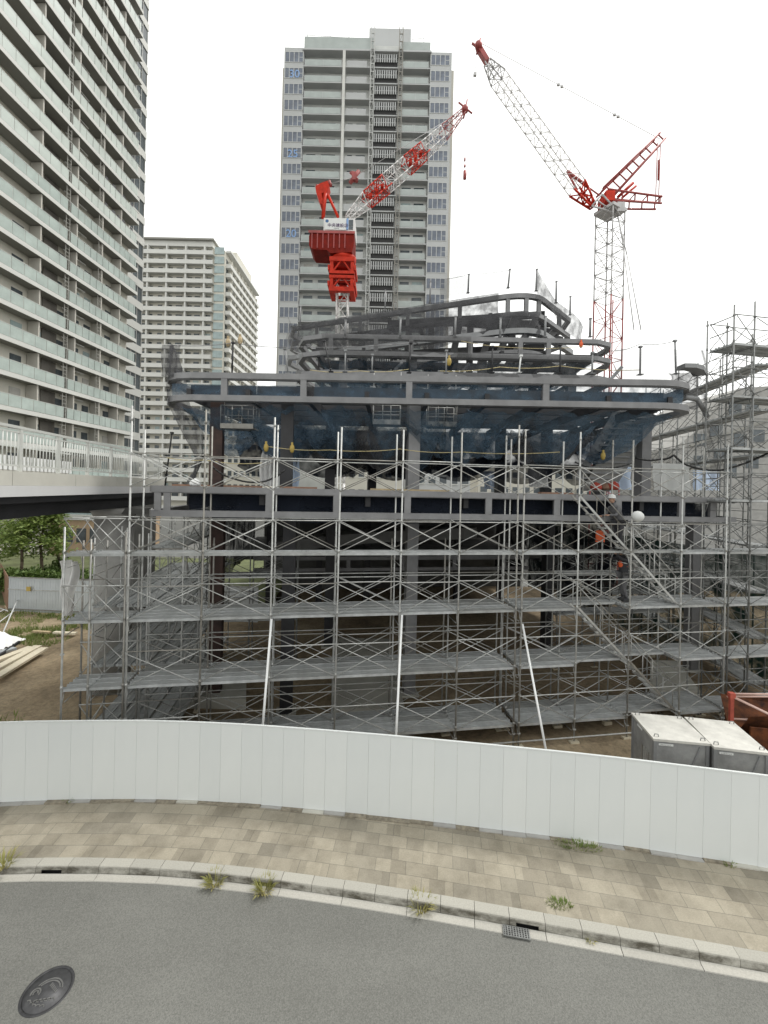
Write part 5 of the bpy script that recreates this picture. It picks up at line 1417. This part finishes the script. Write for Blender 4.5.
def crane_left():
    Y = 53.6; FY = 52.0; base = at(343,480,Y); base.z = 0
    t = empty('luffing_crane', 'red luffing crane with a white sign board, standing before the middle tower', 'tower crane', base, 0)
    O = base.copy()
    def part(n, b, m, parent=None): return b.build(n, M[m], parent or t, O)
    def bx(x0,x1,y0,y1,dy0,dy1,chamf=0):
        a = at(x0,y1,FY); c = at(x1,y0,FY); b = MB(); b.box(a.x,c.x,Y+dy0-.3,Y+dy1+.3,a.z,c.z); return b
    b = MB()
    x = at(343,275,Y).x; ztop = at(343,286,Y).z; lattice(b, (x,Y,0), (x,Y,ztop), 1.35, .1, 16, (0,1,0)); part('mast', b, 'crane_white')
    # climbing collar: two ringed tiers with window gaps
    for y0, y1 in ((258,272),(275,288)):
        za, zb_ = at(343,y1,FY).z, at(343,y0,FY).z; w = 1.25
        b = MB()
        for sx in (-1,1):
            for sy in (-1,1): b.box(x+sx*w-.2,x+sx*w+.2,Y+sy*w-.2,Y+sy*w+.2,za,zb_)
        for z in (za, zb_): 
            b.box(x-w-.28,x+w+.28,Y-w-.28,Y-w+.3,z-.3,z+.22); b.box(x-w-.28,x+w+.28,Y+w-.3,Y+w+.28,z-.3,z+.22); b.box(x-w-.28,x-w+.3,Y-w+.301,Y+w-.301,z-.3,z+.22); b.box(x+w-.3,x+w+.28,Y-w+.301,Y+w-.301,z-.3,z+.22)
        b.bar((x-w,Y-w-.02,za),(x,Y-w-.02,zb_),.14,.25,(0,1,0)); b.bar((x+w,Y-w-.02,za),(x,Y-w-.02,zb_),.14,.25,(0,1,0))
        for sx in (-1,1): b.box(x+sx*(w+.35)-.1,x+sx*(w+.35)+.1,Y-w-.3,Y+w+.3,za+.3,za+.9)
        part('climbing_collar', b, 'crane_red')
    b = MB(); b.lathe((x,Y,at(343,258,FY).z), [(1.2,0),(1.6,.4),(1.6,.8),(1.2,1.0)], 20); part('slewing_ring', b, 'crane_red')
    # machinery deck with rounded rear
    b = MB(); prof = [(309,236),(311,231),(354,231),(354,244),(352,252),(330,253),(327,250),(312,249),(309,245)]
    n = len(prof); A_ = [at(px,py,FY) for px,py in prof]
    b.v = [Vector((p.x,Y-1.6,p.z)) for p in A_] + [Vector((p.x,Y+1.6,p.z)) for p in A_]
    b.face(tuple(reversed(range(n)))); b.face(tuple(range(n,2*n)))
    for i in range(n): b.face((i,(i+1)%n,n+(i+1)%n,n+i))
    part('machinery_deck', b, 'crane_deck')
    b = MB()
    for i in range(7): p = at(312+5.5*i,240,FY); b.box(p.x-.06,p.x+.06,Y-1.72,Y-1.601,p.z-1.0,p.z+.9)
    p = at(331,232.5,FY); b.box(p.x-2.7,p.x+2.9,Y-1.75,Y-1.62,p.z-.15,p.z+.15); part('deck_rib', b, 'crane_dark')
    hb = bx(323.5,355,218.5,230.8,-1.3,1.3); h = part('machinery_house', hb, 'crane_white')
    sb = bx(325,346.3,219,230,-1.42,-1.31); s = part('sign_board', sb, 'white')
    sb = bx(346.4,348.5,219,230,-1.42,-1.31); part('sign_stripe', sb, 'blue_num')
    for x0,x1,y0,y1 in ((348.9,353.2,220,226),(348.9,353,226.6,229.6)):
        part('house_window', bx(x0,x1,y0,y1,-1.36,-1.301), 'win')
    me = text_mesh('中央建設店', .5, 'lettering', M['sign_ink']); p = at(327.6,227.2,FY)
    o = place('lettering', me, s, (p.x-O.x,FY-.14-O.y,p.z)); o.rotation_euler = (PI/2,0,0)
    b = MB(); p = at(327.2,221.6,FY)
    k = len(b.v); N = 14
    for i in range(N): a = 2*PI*i/N; b.v.append(Vector((p.x+.2*math.cos(a),Y-1.73,p.z+.2*math.sin(a))))
    b.face(tuple(range(k,k+N))); bb = MB(); part('emblem', b, 'sign_emblem', s)
    b = MB(); p = at(334,229.2,FY)
    for i in range(6): b.box(p.x+.11*i,p.x+.07+.11*i,Y-1.735,Y-1.725,p.z,p.z+.06)
    part('small_mark', b, 'cloth_grey', s)
    # A frame and its rear mast
    b = MB()
    for dy in (-.9,.9):
        b.tube(at(323,218,Y+dy), at(325.5,193,Y+dy*.5), .24,6); b.tube(at(338,217,Y+dy), at(328,195,Y+dy*.5), .17,6)
    part('a_frame', b, 'crane_red')
    b = MB(); prof = [(316,190),(321,186.5),(328,184),(330,189),(328,195),(322,196.5),(325,208),(321,207),(317,196)]
    A_ = [at(px,py,Y) for px,py in prof]; n = len(A_)
    b.v = [Vector((p.x,Y-.6,p.z)) for p in A_] + [Vector((p.x,Y+.6,p.z)) for p in A_]
    b.face(tuple(range(n))); b.face(tuple(reversed(range(n,2*n))))
    for i in range(n): b.face((i,(i+1)%n,n+(i+1)%n,n+i))
    part('a_frame_head', b, 'crane_red')
    b = MB(); b.tube(at(316,187,Y), at(331,182,Y), .12,5); b.tube(at(317,185,Y), at(318,190,Y), .2,6); b.tube(at(329,181,Y), at(331,186,Y), .2,6); part('sheave', b, 'crane_dark')
    # jib in white and red lengths, slowly turning away
    JY = lambda f: Y + 6*f
    pts = [(348,218,0),(367,200,.18),(386,184,.36),(407,166,.52),(424,151,.68),(444,133,.83),(464,111,1)]
    w = [.7,1.5,1.7,1.7,1.6,1.4,.6]; cols = ['crane_white','crane_red','crane_white','crane_red','crane_white','crane_dark']
    for i in range(6):
        a = at(pts[i][0],pts[i][1],JY(pts[i][2])); c = at(pts[i+1][0],pts[i+1][1],JY(pts[i+1][2]))
        b = MB(); lattice(b, a, c, w[i], .06 if cols[i] != 'crane_red' else .085, 4, (0,1,0), w[i+1], .9)
        if cols[i] == 'crane_red':
            for k in range(3): p = a.lerp(c,.2+.3*k); b.box(p.x-.2,p.x+.2,p.y-.4,p.y+.4,p.z-.18,p.z+.18)
        part('jib_section', b, cols[i])
    e = at(465,109,JY(1)); b = MB(); b.lathe((e.x,e.y,e.z-.4), [(.15,-.0),(.45,.05),(.45,.7),(.15,.8)], 9); b.tube(e+Vector((-.9,0,.9)),e+Vector((1.0,0,-.6)),.12); b.tube(e+Vector((.3,0,1.3)),e+Vector((-.2,0,-1.3)),.12); part('jib_head', b, 'crane_dark')
    b = MB(); b.tube(e, at(465,176,JY(1)), .03,4)
    for y0,y1,rr in ((158,161,.12),(165,167,.14),(171,179,.24)): b.tube(at(465,y0,JY(1)), at(464.7,y1,JY(1)), rr,6)
    part('hook_block', b, 'crane_dark')
    b = MB(); p = at(354,177,Y+1)
    b.tube(at(350,183,Y+1), at(359,171,Y+1), .25,6); b.tube(at(352,172,Y+1), at(357,182,Y+1), .2,6); b.box(p.x-.25,p.x+.25,p.y-.3,p.y+.3,p.z-.5,p.z+.5); b.tube(p+Vector((-.5,-.1,.5)),p+Vector((.5,-.1,-.4)),.14,6); part('pulley_block', b, 'crane_dark')
    b = MB(); b.tube(at(330,184,Y), at(354,177,Y+1), .035,4); b.tube(at(354,177,Y+1), e, .03,4); part('pendant_line', b, 'crane_grey')
M['sign_ink'] = surf('sign_ink', (.12,.07,.16), .6, 0, .05)
M['sign_emblem'] = surf('sign_emblem', (.06,.14,.30), .6, 0, .05)
crane_left()
# ------------------------------------------------------------------ yard on the left
yd = empty('corrugated_fence', 'silver corrugated metal fence at the back of the yard below the trees', 'fence', gz(8,611))
YO = yd.location.copy(); a = gz(8,611); c = gz(270,623); a = Vector((a.x-.0,a.y,0)); L = (c-a).length; dv = (c-a).normalized(); n = int(L/1.0)
pm = None
for i in range(n):
    if pm is None:
        b = MB()
        for k in range(6): b.box(.01+.163*k,.01+.163*k+.1,0,.03,0,1.98); b.box(.01+.163*k+.1,.01+.163*(k+1),.012,.03,0,1.98)
        pm = b.mesh('panel', M['corrug'])
    place('panel', pm, yd, a + dv*i*1.0 - YO, math.atan2(dv.y,dv.x))
for z in (.15,1.3,1.99):
    b = MB(); b.bar(a+Vector((0,-.03,z)), a+dv*n+Vector((0,-.03,z)), .04,.05); b.build('rail', M['galv'], yd, YO)
b = MB(); l2 = gz(0,600)
for k in range(9): f0 = k/9; p = a.lerp(a+Vector((-4.5,4.5,0)), f0); q = a.lerp(a+Vector((-4.5,4.5,0)), f0+.105); b.bar(p+Vector((0,0,1)), q+Vector((0,0,1)), .03,1.9)
b.build('side_panel', M['wood_red'], yd, YO)
p = gz(47,606); b = MB(); b.box(-.12,.12,-.02,.02,1.25,1.5); o = b.build('warning_sign', M['yellow'], yd); o.location = Vector((p.x,a.y+dv.y*(p.x-a.x)-.12,0))-YO
def plank_board(x0,y0,x1,y1,w,m,label,z=0.02):
    p = gz(x0,y0,z); q = gz(x1,y1,z); b = MB(); b.bar(p+Vector((0,0,.08)), q+Vector((0,0,.08)), w,.09); return single(b,'timber_board',M[m],label,'timber board','long boards lying in the yard')
plank_board(-8,682,44,650,.34,'wood_pale','long pale timber board in the yard, nearest one',.10)
plank_board(-14,676,38,648,.34,'wood_pale','long pale timber board in the yard, beside the nearest one',.14)
plank_board(-18,668,31,649,.34,'wood_pale','long pale timber board in the yard, third from the near side',.06)
plank_board(-14,658,15,650,.3,'corrug','grey board in the yard, closest to the white sheet heap',.08)
plank_board(54,634,76,635,.2,'wood_pale','short pale board lying across the yard before the silver fence')
plank_board(33,633,50,634,.16,'wood','short weathered board in the grass before the silver fence')
b = MB(); c0 = gz(3,646)
b.grid(lambda u, v: (c0.x-1.9+2.3*u, c0.y-.5+1.3*v, .05+ .5*math.sin(PI*min(1,u*1.02))**.6*math.sin(PI*v)**.7*(1+.35*noise.noise(Vector((u*5,v*5,2)))) + .1*noise.noise(Vector((u*14,v*10,4)))), 26, 16)
single(b,'tarp_heap',M['sheet'],'white plastic sheet heaped over something in the yard','tarpaulin')
b = MB(); b.bar(gz(-6,660,.15), gz(19,642,.15), .08,.12); single(b,'dark_bar',M['steel_dark'],'dark steel bar along the edge of the white sheet heap','steel bar')
def hang(x, y0, y1, Y, w, label):
    p = at(x,y0,Y); q = at(x,y1,Y); b = MB()
    b.grid(lambda u, v: (p.x+(u-.5)*w*(1-.45*v+.2*math.sin(5*v))+ (q.x-p.x)*v, Y+.12*math.sin(u*13+v*4)+.06*math.sin(v*9), p.z+(q.z-p.z)*v-.1*abs(u-.5)), 14, 18)
    single(b,'hung_sheet',M['sheet'],label,'sheet','white sheets tied to the scaffolds')
hang(68,560,615,16.5,.65,'large white sheet tied to the outer left scaffold posts'); hang(184,561,600,16.5,.22,'narrow white sheet tied up under the left front bays'); hang(125,556,585,19,.3,'short white sheet hanging behind the round bridge pier')
b = MB()
for x0,y0,x1,y1 in ((0,585,8,612),(6,586,-4,614),(-2,600,14,612),(2,612,18,608)): b.tube(gz(x0,y0+25,.1)+Vector((0,0,.1)), gz(x1,y1,.1)+Vector((0,0,.6 if y1<612 else .05)), .03,6)
single(b,'hose_heap',M['dull_white'],'tangled pale pipes lying at the left end of the silver fence','pipe')
# grass patches and ground cover
def grass(regions, label_n=5200):
    b = MB(); rnd = random.Random(2)
    for (cx, cy, rx, ry, n_) in regions:
        for i in range(n_):
            a_ = rnd.uniform(0,2*PI); r_ = math.sqrt(rnd.random()); x = cx+rx*r_*math.cos(a_); y = cy+ry*r_*math.sin(a_)
            if noise.noise(Vector((x*.8,y*.8,3))) < -.12: continue
            h = rnd.uniform(.06,.24); an = rnd.uniform(0,PI); w = Vector((math.cos(an),math.sin(an),0))*rnd.uniform(.012,.03); p = Vector((x,y,-.1+0*rnd.random())); t_ = Vector((rnd.uniform(-.1,.1),rnd.uniform(-.1,.1),h+.06))
            b.tri(p-w,p+w,p+t_)
    o = b.build('grass', M['grass']); o['kind'] = 'stuff'
g1 = gz(40,622); g2 = gz(22,638); g3 = gz(60,628)
grass([(g1.x,g1.y,5.0,2.6,5200),(g2.x,g2.y,2.2,1.8,2200),(g3.x+2,g3.y+1.5,3.5,1.5,2200),(-13,13.2,2,1.2,300)])

def tree(x, ybase, Y, ztop, rad, label, seed, m='leaf', n=3400):
    p = at(x, ybase, Y); zb = p.z; rnd = random.Random(seed)
    t = empty('broadleaf_tree', label, 'tree', p, 0, 'trees behind the silver fence')
    H = ztop - zb; b = MB()
    prev = Vector((0,0,0)); pr = .13
    ends = []
    for i in range(5):
        q = Vector((rnd.uniform(-.12,.12), rnd.uniform(-.12,.12), H*.14*(i+1))); b.tube(prev, q, pr, 7, pr*.86); prev = q; pr *= .86
        if i >= 2:
            for k in range(3):
                a_ = rnd.uniform(0,2*PI); ln = rad*rnd.uniform(.45,.9); e = q + Vector((math.cos(a_)*ln, math.sin(a_)*ln, ln*rnd.uniform(.4,1.0)))
                mid = q.lerp(e,.5)+Vector((0,0,.12)); b.tube(q, mid, pr*.5, 5, pr*.35); b.tube(mid, e, pr*.35, 5, pr*.15); ends += [mid.lerp(e,.5), e]
    ends += [Vector((rnd.uniform(-.9,.9)*rad, rnd.uniform(-.6,.6)*rad, H*rnd.uniform(.3,.5))) for _ in range(3)] + [prev + Vector((0,0,H*.1)), prev + Vector((.3,0,H*.2)), prev+Vector((-.3,.2,H*.26))]
    b.build('trunk', M['bark'], t)
    c = MB()
    cl = [e + Vector((rnd.gauss(0,.25),rnd.gauss(0,.25),rnd.gauss(0,.2))) for e in ends for _ in range(2)]
    for i in range(n):
        e = rnd.choice(cl); s = rad*.27
        d = Vector((rnd.gauss(0,s),rnd.gauss(0,s),rnd.gauss(0,s*.6))); q = e + d
        a_ = rnd.uniform(0,2*PI); tl = rnd.uniform(-.8,.8); u = Vector((math.cos(a_),math.sin(a_),tl)).normalized(); w = u.cross(Vector((rnd.uniform(-1,1),rnd.uniform(-1,1),1))).normalized(); sz = rnd.uniform(.06,.125)
        c.quad(q-u*sz*1.5, q-w*sz*.7, q+u*sz*1.5, q+w*sz*.7)
    c.build('crown', M[m], t)
def shrub(x, yb, Y, w, h, label, seed, m='leaf_dark', n=900):
    p = at(x,yb,Y); rnd = random.Random(seed); c = MB()
    for i in range(n):
        a_ = rnd.uniform(0,2*PI); el = math.acos(rnd.uniform(0,1)); r_ = (.55+.45*rnd.random())*(1+.25*noise.noise(Vector((math.cos(a_)*2,math.sin(a_)*2,seed))))
        q = Vector((math.cos(a_)*math.sin(el)*w*r_, math.sin(a_)*math.sin(el)*w*.7*r_, math.cos(el)*h*r_))
        u = Vector((rnd.gauss(0,1),rnd.gauss(0,1),rnd.gauss(0,1))).normalized(); v_ = u.cross(Vector((0,.3,1))).normalized(); sz = rnd.uniform(.06,.12)
        c.quad(q-u*sz*1.4, q-v_*sz*.7, q+u*sz*1.4, q+v_*sz*.7)
    t = empty('shrub', label, 'shrub', p, 0, 'shrubs on the bank behind the silver fence')
    c.build('foliage', M[m], t); b = MB()
    for i in range(4): b.tube((0,0,-.3),(rnd.uniform(-.3,.3),rnd.uniform(-.2,.2),h*.6),.03,5,.012)
    b.build('stem', M['bark'], t)
YT = 30
tree(21,590,YT,at(20,488,YT).z,1.35,'leafy tree with a pale trunk, leftmost behind the silver fence',21,n=3400)
tree(41,584,YT+1.5,at(40,482,YT).z,1.4,'taller leafy tree in the middle behind the silver fence',22,n=3600)
tree(57,580,YT+3,at(57,480,YT).z,1.1,'slim leafy tree beside the outer scaffold posts',23,n=2400)
tree(-4,582,YT+2,at(0,520,YT).z,1.2,'low tree with reddish twigs at the left frame edge',24,n=1200)
for i, (x, yb, Y, w, h, lab) in enumerate(((3,586,28,1.0,1.2,'dense dark green shrub at the left edge below the trees'),(14,582,29.5,1.0,.9,'dark rounded shrub between the two leftmost trunks'),(30,580,31,1.1,.8,'wide dark shrub behind the middle tree trunk'),(48,578,32,1.1,.9,'dark shrub right of the middle tree'),(62,574,33,1.1,1.3,'small shrub by the slim tree'),(85,582,31,1.2,1.0,'low shrub seen through the left scaffold'),(9,588,27.6,1.4,1.3,'bright rounded shrub just above the left end of the silver fence'),(24,588,27.8,1.4,1.1,'bushy shrub before the leftmost trunk, just above the silver fence'),(38,587,28,1.5,1.3,'wide bushy shrub before the middle trunk, just above the silver fence'),(52,587,28.2,1.4,1.1,'bushy shrub left of the hanging white sheet, just above the silver fence'),(100,586,28.5,1.6,1.2,'bushy shrub behind the round bridge pier'),(130,586,29,1.8,1.3,'bushy shrub right of the round bridge pier'))):
    shrub(x,yb,Y,w,h,lab,31+i)
b = MB(); p0 = gz(-60,600); 
b.grid(lambda u, v: (-40+33*u, 26.2+14*v, -.1+ .9*min(1,v*3)+.12*noise.noise(Vector((u*12,v*6,1)))), 40, 14)
setting(b,'planted_bank',M['bank'] if 'bank' in M else surf('bank',(.11,.125,.055),.95,0,.4,.8))
def lowbrick():
    Y = 46; a = at(-60,560,Y); c = at(112,560,Y); t = empty('brick_building','low tan brick building with a white band behind the trees','building',(a.x,Y,0)); w = c.x-a.x
    zt = at(40,519,Y).z
    b = MB(); b.box(0,w,0,10,-1,zt); b.build('wall',M['brick'],t)
    b = MB(); b.box(-.1,w,-.3,10,zt+.002,zt+.55); b.build('roof',M['tw_slab'],t)
    b = MB(); b.box(0,w,.3,9,zt+.56,zt+3.2); b.build('upper_wall',M['win_pale'],t)
    wm = None
    for k in range(13):
        if wm is None:
            g = MB(); g.box(0,1.0,-.08,.02,0,1.5); wm = g.mesh('window',M['win'])
        place('window',wm,t,(w*(k+.3)/13,0,zt-2.4))
lowbrick()

# ------------------------------------------------------------------ two workers on the scaffold
def skin_body(nodes, edges, name, m, parent, root=0, sub=1):
    me = D.meshes.new(name); me.from_pydata([n[0] for n in nodes], edges, [])
    ob = D.objects.new(name, me); COL.objects.link(ob)
    md = ob.modifiers.new('s','SKIN'); md.use_smooth_shade = True
    for i, n_ in enumerate(nodes): ob.data.skin_vertices[0].data[i].radius = (n_[1], n_[1]); ob.data.skin_vertices[0].data[i].use_root = (i == root)
    sb = ob.modifiers.new('b','SUBSURF'); sb.levels = sub; sb.render_levels = sub
    dg = bpy.context.evaluated_depsgraph_get(); dg.update()
    out = D.meshes.new_from_object(ob.evaluated_get(dg)); D.objects.remove(ob); D.meshes.remove(me)
    out.name = name; out.materials.clear(); out.materials.append(m)
    for p in out.polygons: p.use_smooth = True
    return place(name, out, parent)
def worker(loc, rz, label, jacket, trousers, helmet, lean, arms, vest=None):
    t = empty('person', label, 'person', loc, rz)
    V = Vector; hx = lean
    # y is forward; the trunk leans forward by hx
    hip = V((0,0,.92)); ch = V((0,hx*.6,1.28)); nk = V((0,hx*.95,1.48)); hd = V((0,hx*1.15+.02,1.66))
    legs = [V((-.10,.02,.88)), V((-.12,.10,.48)), V((-.13,-.02,.09)), V((-.13,.14,.05)), V((.10,.02,.88)), V((.13,-.03,.47)), V((.14,-.12,.09)), V((.14,.04,.05))]
    shL = V((-.19,hx*.85,1.40)); shR = V((.19,hx*.85,1.40))
    nodes = [(hip,.15),(ch,.155),(nk,.075),(hd-V((0,0,.06)),.08),(hd+V((0,0,.06)),.085)]
    ed = [(0,1),(1,2),(2,3),(3,4)]
    for k in (0,4):
        i = len(nodes); nodes += [(legs[k],.095),(legs[k+1],.065),(legs[k+2],.05),(legs[k+3],.04)]; ed += [(0,i),(i,i+1),(i+1,i+2),(i+2,i+3)]
    for s, (el, ha) in zip((shL, shR), arms):
        i = len(nodes); nodes += [(s,.07),(s+V(el),.048),(s+V(ha),.036)]; ed += [(1,i),(i,i+1),(i+1,i+2)]
    skin_body(nodes, ed, 'body', M[jacket], t)
    # trousers a little proud of the legs
    tn = [(hip+V((0,0,.02)),.158)]; te = []
    for k in (0,4): i = len(tn); tn += [(legs[k],.105),(legs[k+1],.077),(legs[k+2]+V((0,0,.05)),.062)]; te += [(0,i),(i,i+1),(i+1,i+2)]
    skin_body(tn, te, 'trousers', M[trousers], t)
    if vest: skin_body([(hip+V((0,0,.12)),.165),(ch,.172),(ch.lerp(nk,.55),.15)], [(0,1),(1,2)], 'vest', M[vest], t)
    b = MB(); b.lathe(hd, [(.06,-.12),(.085,-.06),(.092,.0),(.088,.05)], 14); b.lathe(hd+V((0,.095,-.02)), [(.012,-.025),(.016,-.01),(.006,.02)], 6)
    for sx in (-1,1): b.lathe(hd+V((sx*.095,0,-.01)), [(.012,-.03),(.018,0),(.01,.03)], 6)
    b.build('face', M['skin'], t)
    b = MB()
    for sx in (-.033,.033): b.box(hd.x+sx-.012,hd.x+sx+.012,hd.y+.086,hd.y+.095,hd.z+.005,hd.z+.018)
    b.box(hd.x-.022,hd.x+.022,hd.y+.08,hd.y+.09,hd.z-.062,hd.z-.054); b.build('features', M['black'], t)
    b = MB(); b.lathe(hd+V((0,0,.035)), [(.15,0),(.118,.012),(.112,.06),(.085,.11),(.03,.135)], 18); b.build('helmet', M[helmet], t)
    for s, (el, ha) in zip((shL, shR), arms):
        w = s+V(ha); d = (V(ha)-V(el)).normalized(); x = d.cross(V((0,0,1))); x = x.normalized() if x.length > .1 else V((1,0,0)); y = x.cross(d)
        b = MB(); b.bar(w-d*.01, w+d*.09, .085,.034, y)
        for k, ln in enumerate((.062,.076,.07,.055)):
            o_ = w + d*.088 + x*(-.032+.0215*k); m_ = o_ + d*ln*.55 - y*.006; b.tube(o_, m_, .0098, 6); b.tube(m_, m_+d*ln*.42-y*.024, .009, 6, .007)
        o_ = w + d*.02 - x*.042; b.tube(o_, o_+d*.045-x*.028-y*.01,.011,6); b.tube(o_+d*.045-x*.028-y*.01, o_+d*.08-x*.02-y*.025,.01,6,.008)
        b.build('hand', M['skin'], t)
    b = MB()
    for k in (2,6): p = legs[k]; b.hexa([(p.x-.05,p.y-.07,0),(p.x+.05,p.y-.07,0),(p.x+.05,p.y+.21,0),(p.x-.05,p.y+.21,0),(p.x-.045,p.y-.06,.12),(p.x+.045,p.y-.06,.12),(p.x+.04,p.y+.14,.075),(p.x-.04,p.y+.14,.075)])
    b.build('boots', M['black'], t)
q = fac(619,540,V0+.68)
worker(uv(q.x,V0+.68,LV[3]), PH+R(100), 'worker in dark grey clothes and pale helmet, bending forward beside the top stair flight', 'cloth_grey','cloth_dark','dull_white', .28, [((-.05,.16,-.25),(.02,.42,-.25)),((.05,.10,-.28),(.0,.36,-.30))])
q = fac(624,590,V0+.68)
worker(uv(q.x,V0+.72,LV[2]), PH+R(95), 'worker in an orange vest reaching up, on the deck below the dark worker', 'cloth_dark','cloth_grey','cloth_dark', .06, [((-.02,.24,.04),(.0,.46,.22)),((.02,.22,.0),(.0,.45,.18))], 'orange')
b = MB(); p = at(600,542,15.5); b.box(-.16,.16,-.02,.02,0,.42)
o = b.build('site_sign', M['orange']); o.location = p; tag(o, 'small orange red sign board hung behind the stair flight', 'sign')

# ------------------------------------------------------------------ light, sky, camera
w = D.worlds.new('World'); SC.world = w; w.use_nodes = True; nt = w.node_tree
bg = nt.nodes['Background']; sky = nt.nodes.new('ShaderNodeTexSky'); sky.sky_type = 'NISHITA'; sky.sun_disc = False
SUN_EL, SUN_AZ = R(60), R(62)
sky.sun_elevation = SUN_EL; sky.sun_rotation = SUN_AZ; sky.dust_density = 4; sky.air_density = 1; sky.ozone_density = 1
hs = nt.nodes.new('ShaderNodeHueSaturation'); hs.inputs['Saturation'].default_value = .18
nt.links.new(sky.outputs[0], hs.inputs['Color'])
tc = nt.nodes.new('ShaderNodeTexCoord'); ns = nt.nodes.new('ShaderNodeTexNoise'); ns.inputs['Scale'].default_value = 2.2; ns.inputs['Detail'].default_value = 5
nt.links.new(tc.outputs['Generated'], ns.inputs['Vector'])
cl = ramp(nt, ns.outputs[0], [(.3,(10.3,10.5,10.2)),(.7,(12.5,12.5,12.1))])
mx = nt.nodes.new('ShaderNodeMix'); mx.data_type = 'RGBA'; mx.inputs[0].default_value = .8
nt.links.new(hs.outputs[0], mx.inputs[6]); nt.links.new(cl, mx.inputs[7]); nt.links.new(mx.outputs[2], bg.inputs['Color'])
bg.inputs['Strength'].default_value = .12
l = D.lights.new('sun', 'SUN'); l.energy = 1.5; l.angle = R(12); l.color = (1,.97,.92)
lo = D.objects.new('sun', l); COL.objects.link(lo)
sd = Vector((math.sin(SUN_AZ)*math.cos(SUN_EL), math.cos(SUN_AZ)*math.cos(SUN_EL), math.sin(SUN_EL)))
lo.rotation_euler = sd.to_track_quat('Z','Y').to_euler(); lo.location = (20,20,60)

cam = D.cameras.new('camera'); co = D.objects.new('camera', cam); COL.objects.link(co); SC.camera = co
cam.sensor_fit = 'VERTICAL'; cam.sensor_height = 36; cam.lens = F/1024*36; cam.shift_y = (CY-512)/1024
cam.clip_start = .1; cam.clip_end = 3000
co.location = (0,0,EYE)
X = Vector((math.cos(ROLL),0,math.sin(ROLL))); Yv = Vector((-math.sin(ROLL),0,math.cos(ROLL))); Z = X.cross(Yv)
mtx = Matrix((X,Yv,Z)).transposed().to_4x4(); mtx.translation = (0,0,EYE); co.matrix_world = mtx

vs = SC.view_settings; vs.view_transform = 'Standard'; vs.look = 'None'; vs.exposure = .3; vs.gamma = 1; vs.use_curve_mapping = False
SC.cycles.max_bounces = 8; SC.cycles.transparent_max_bounces = 24; SC.cycles.use_denoising = True
SC.render.film_transparent = False
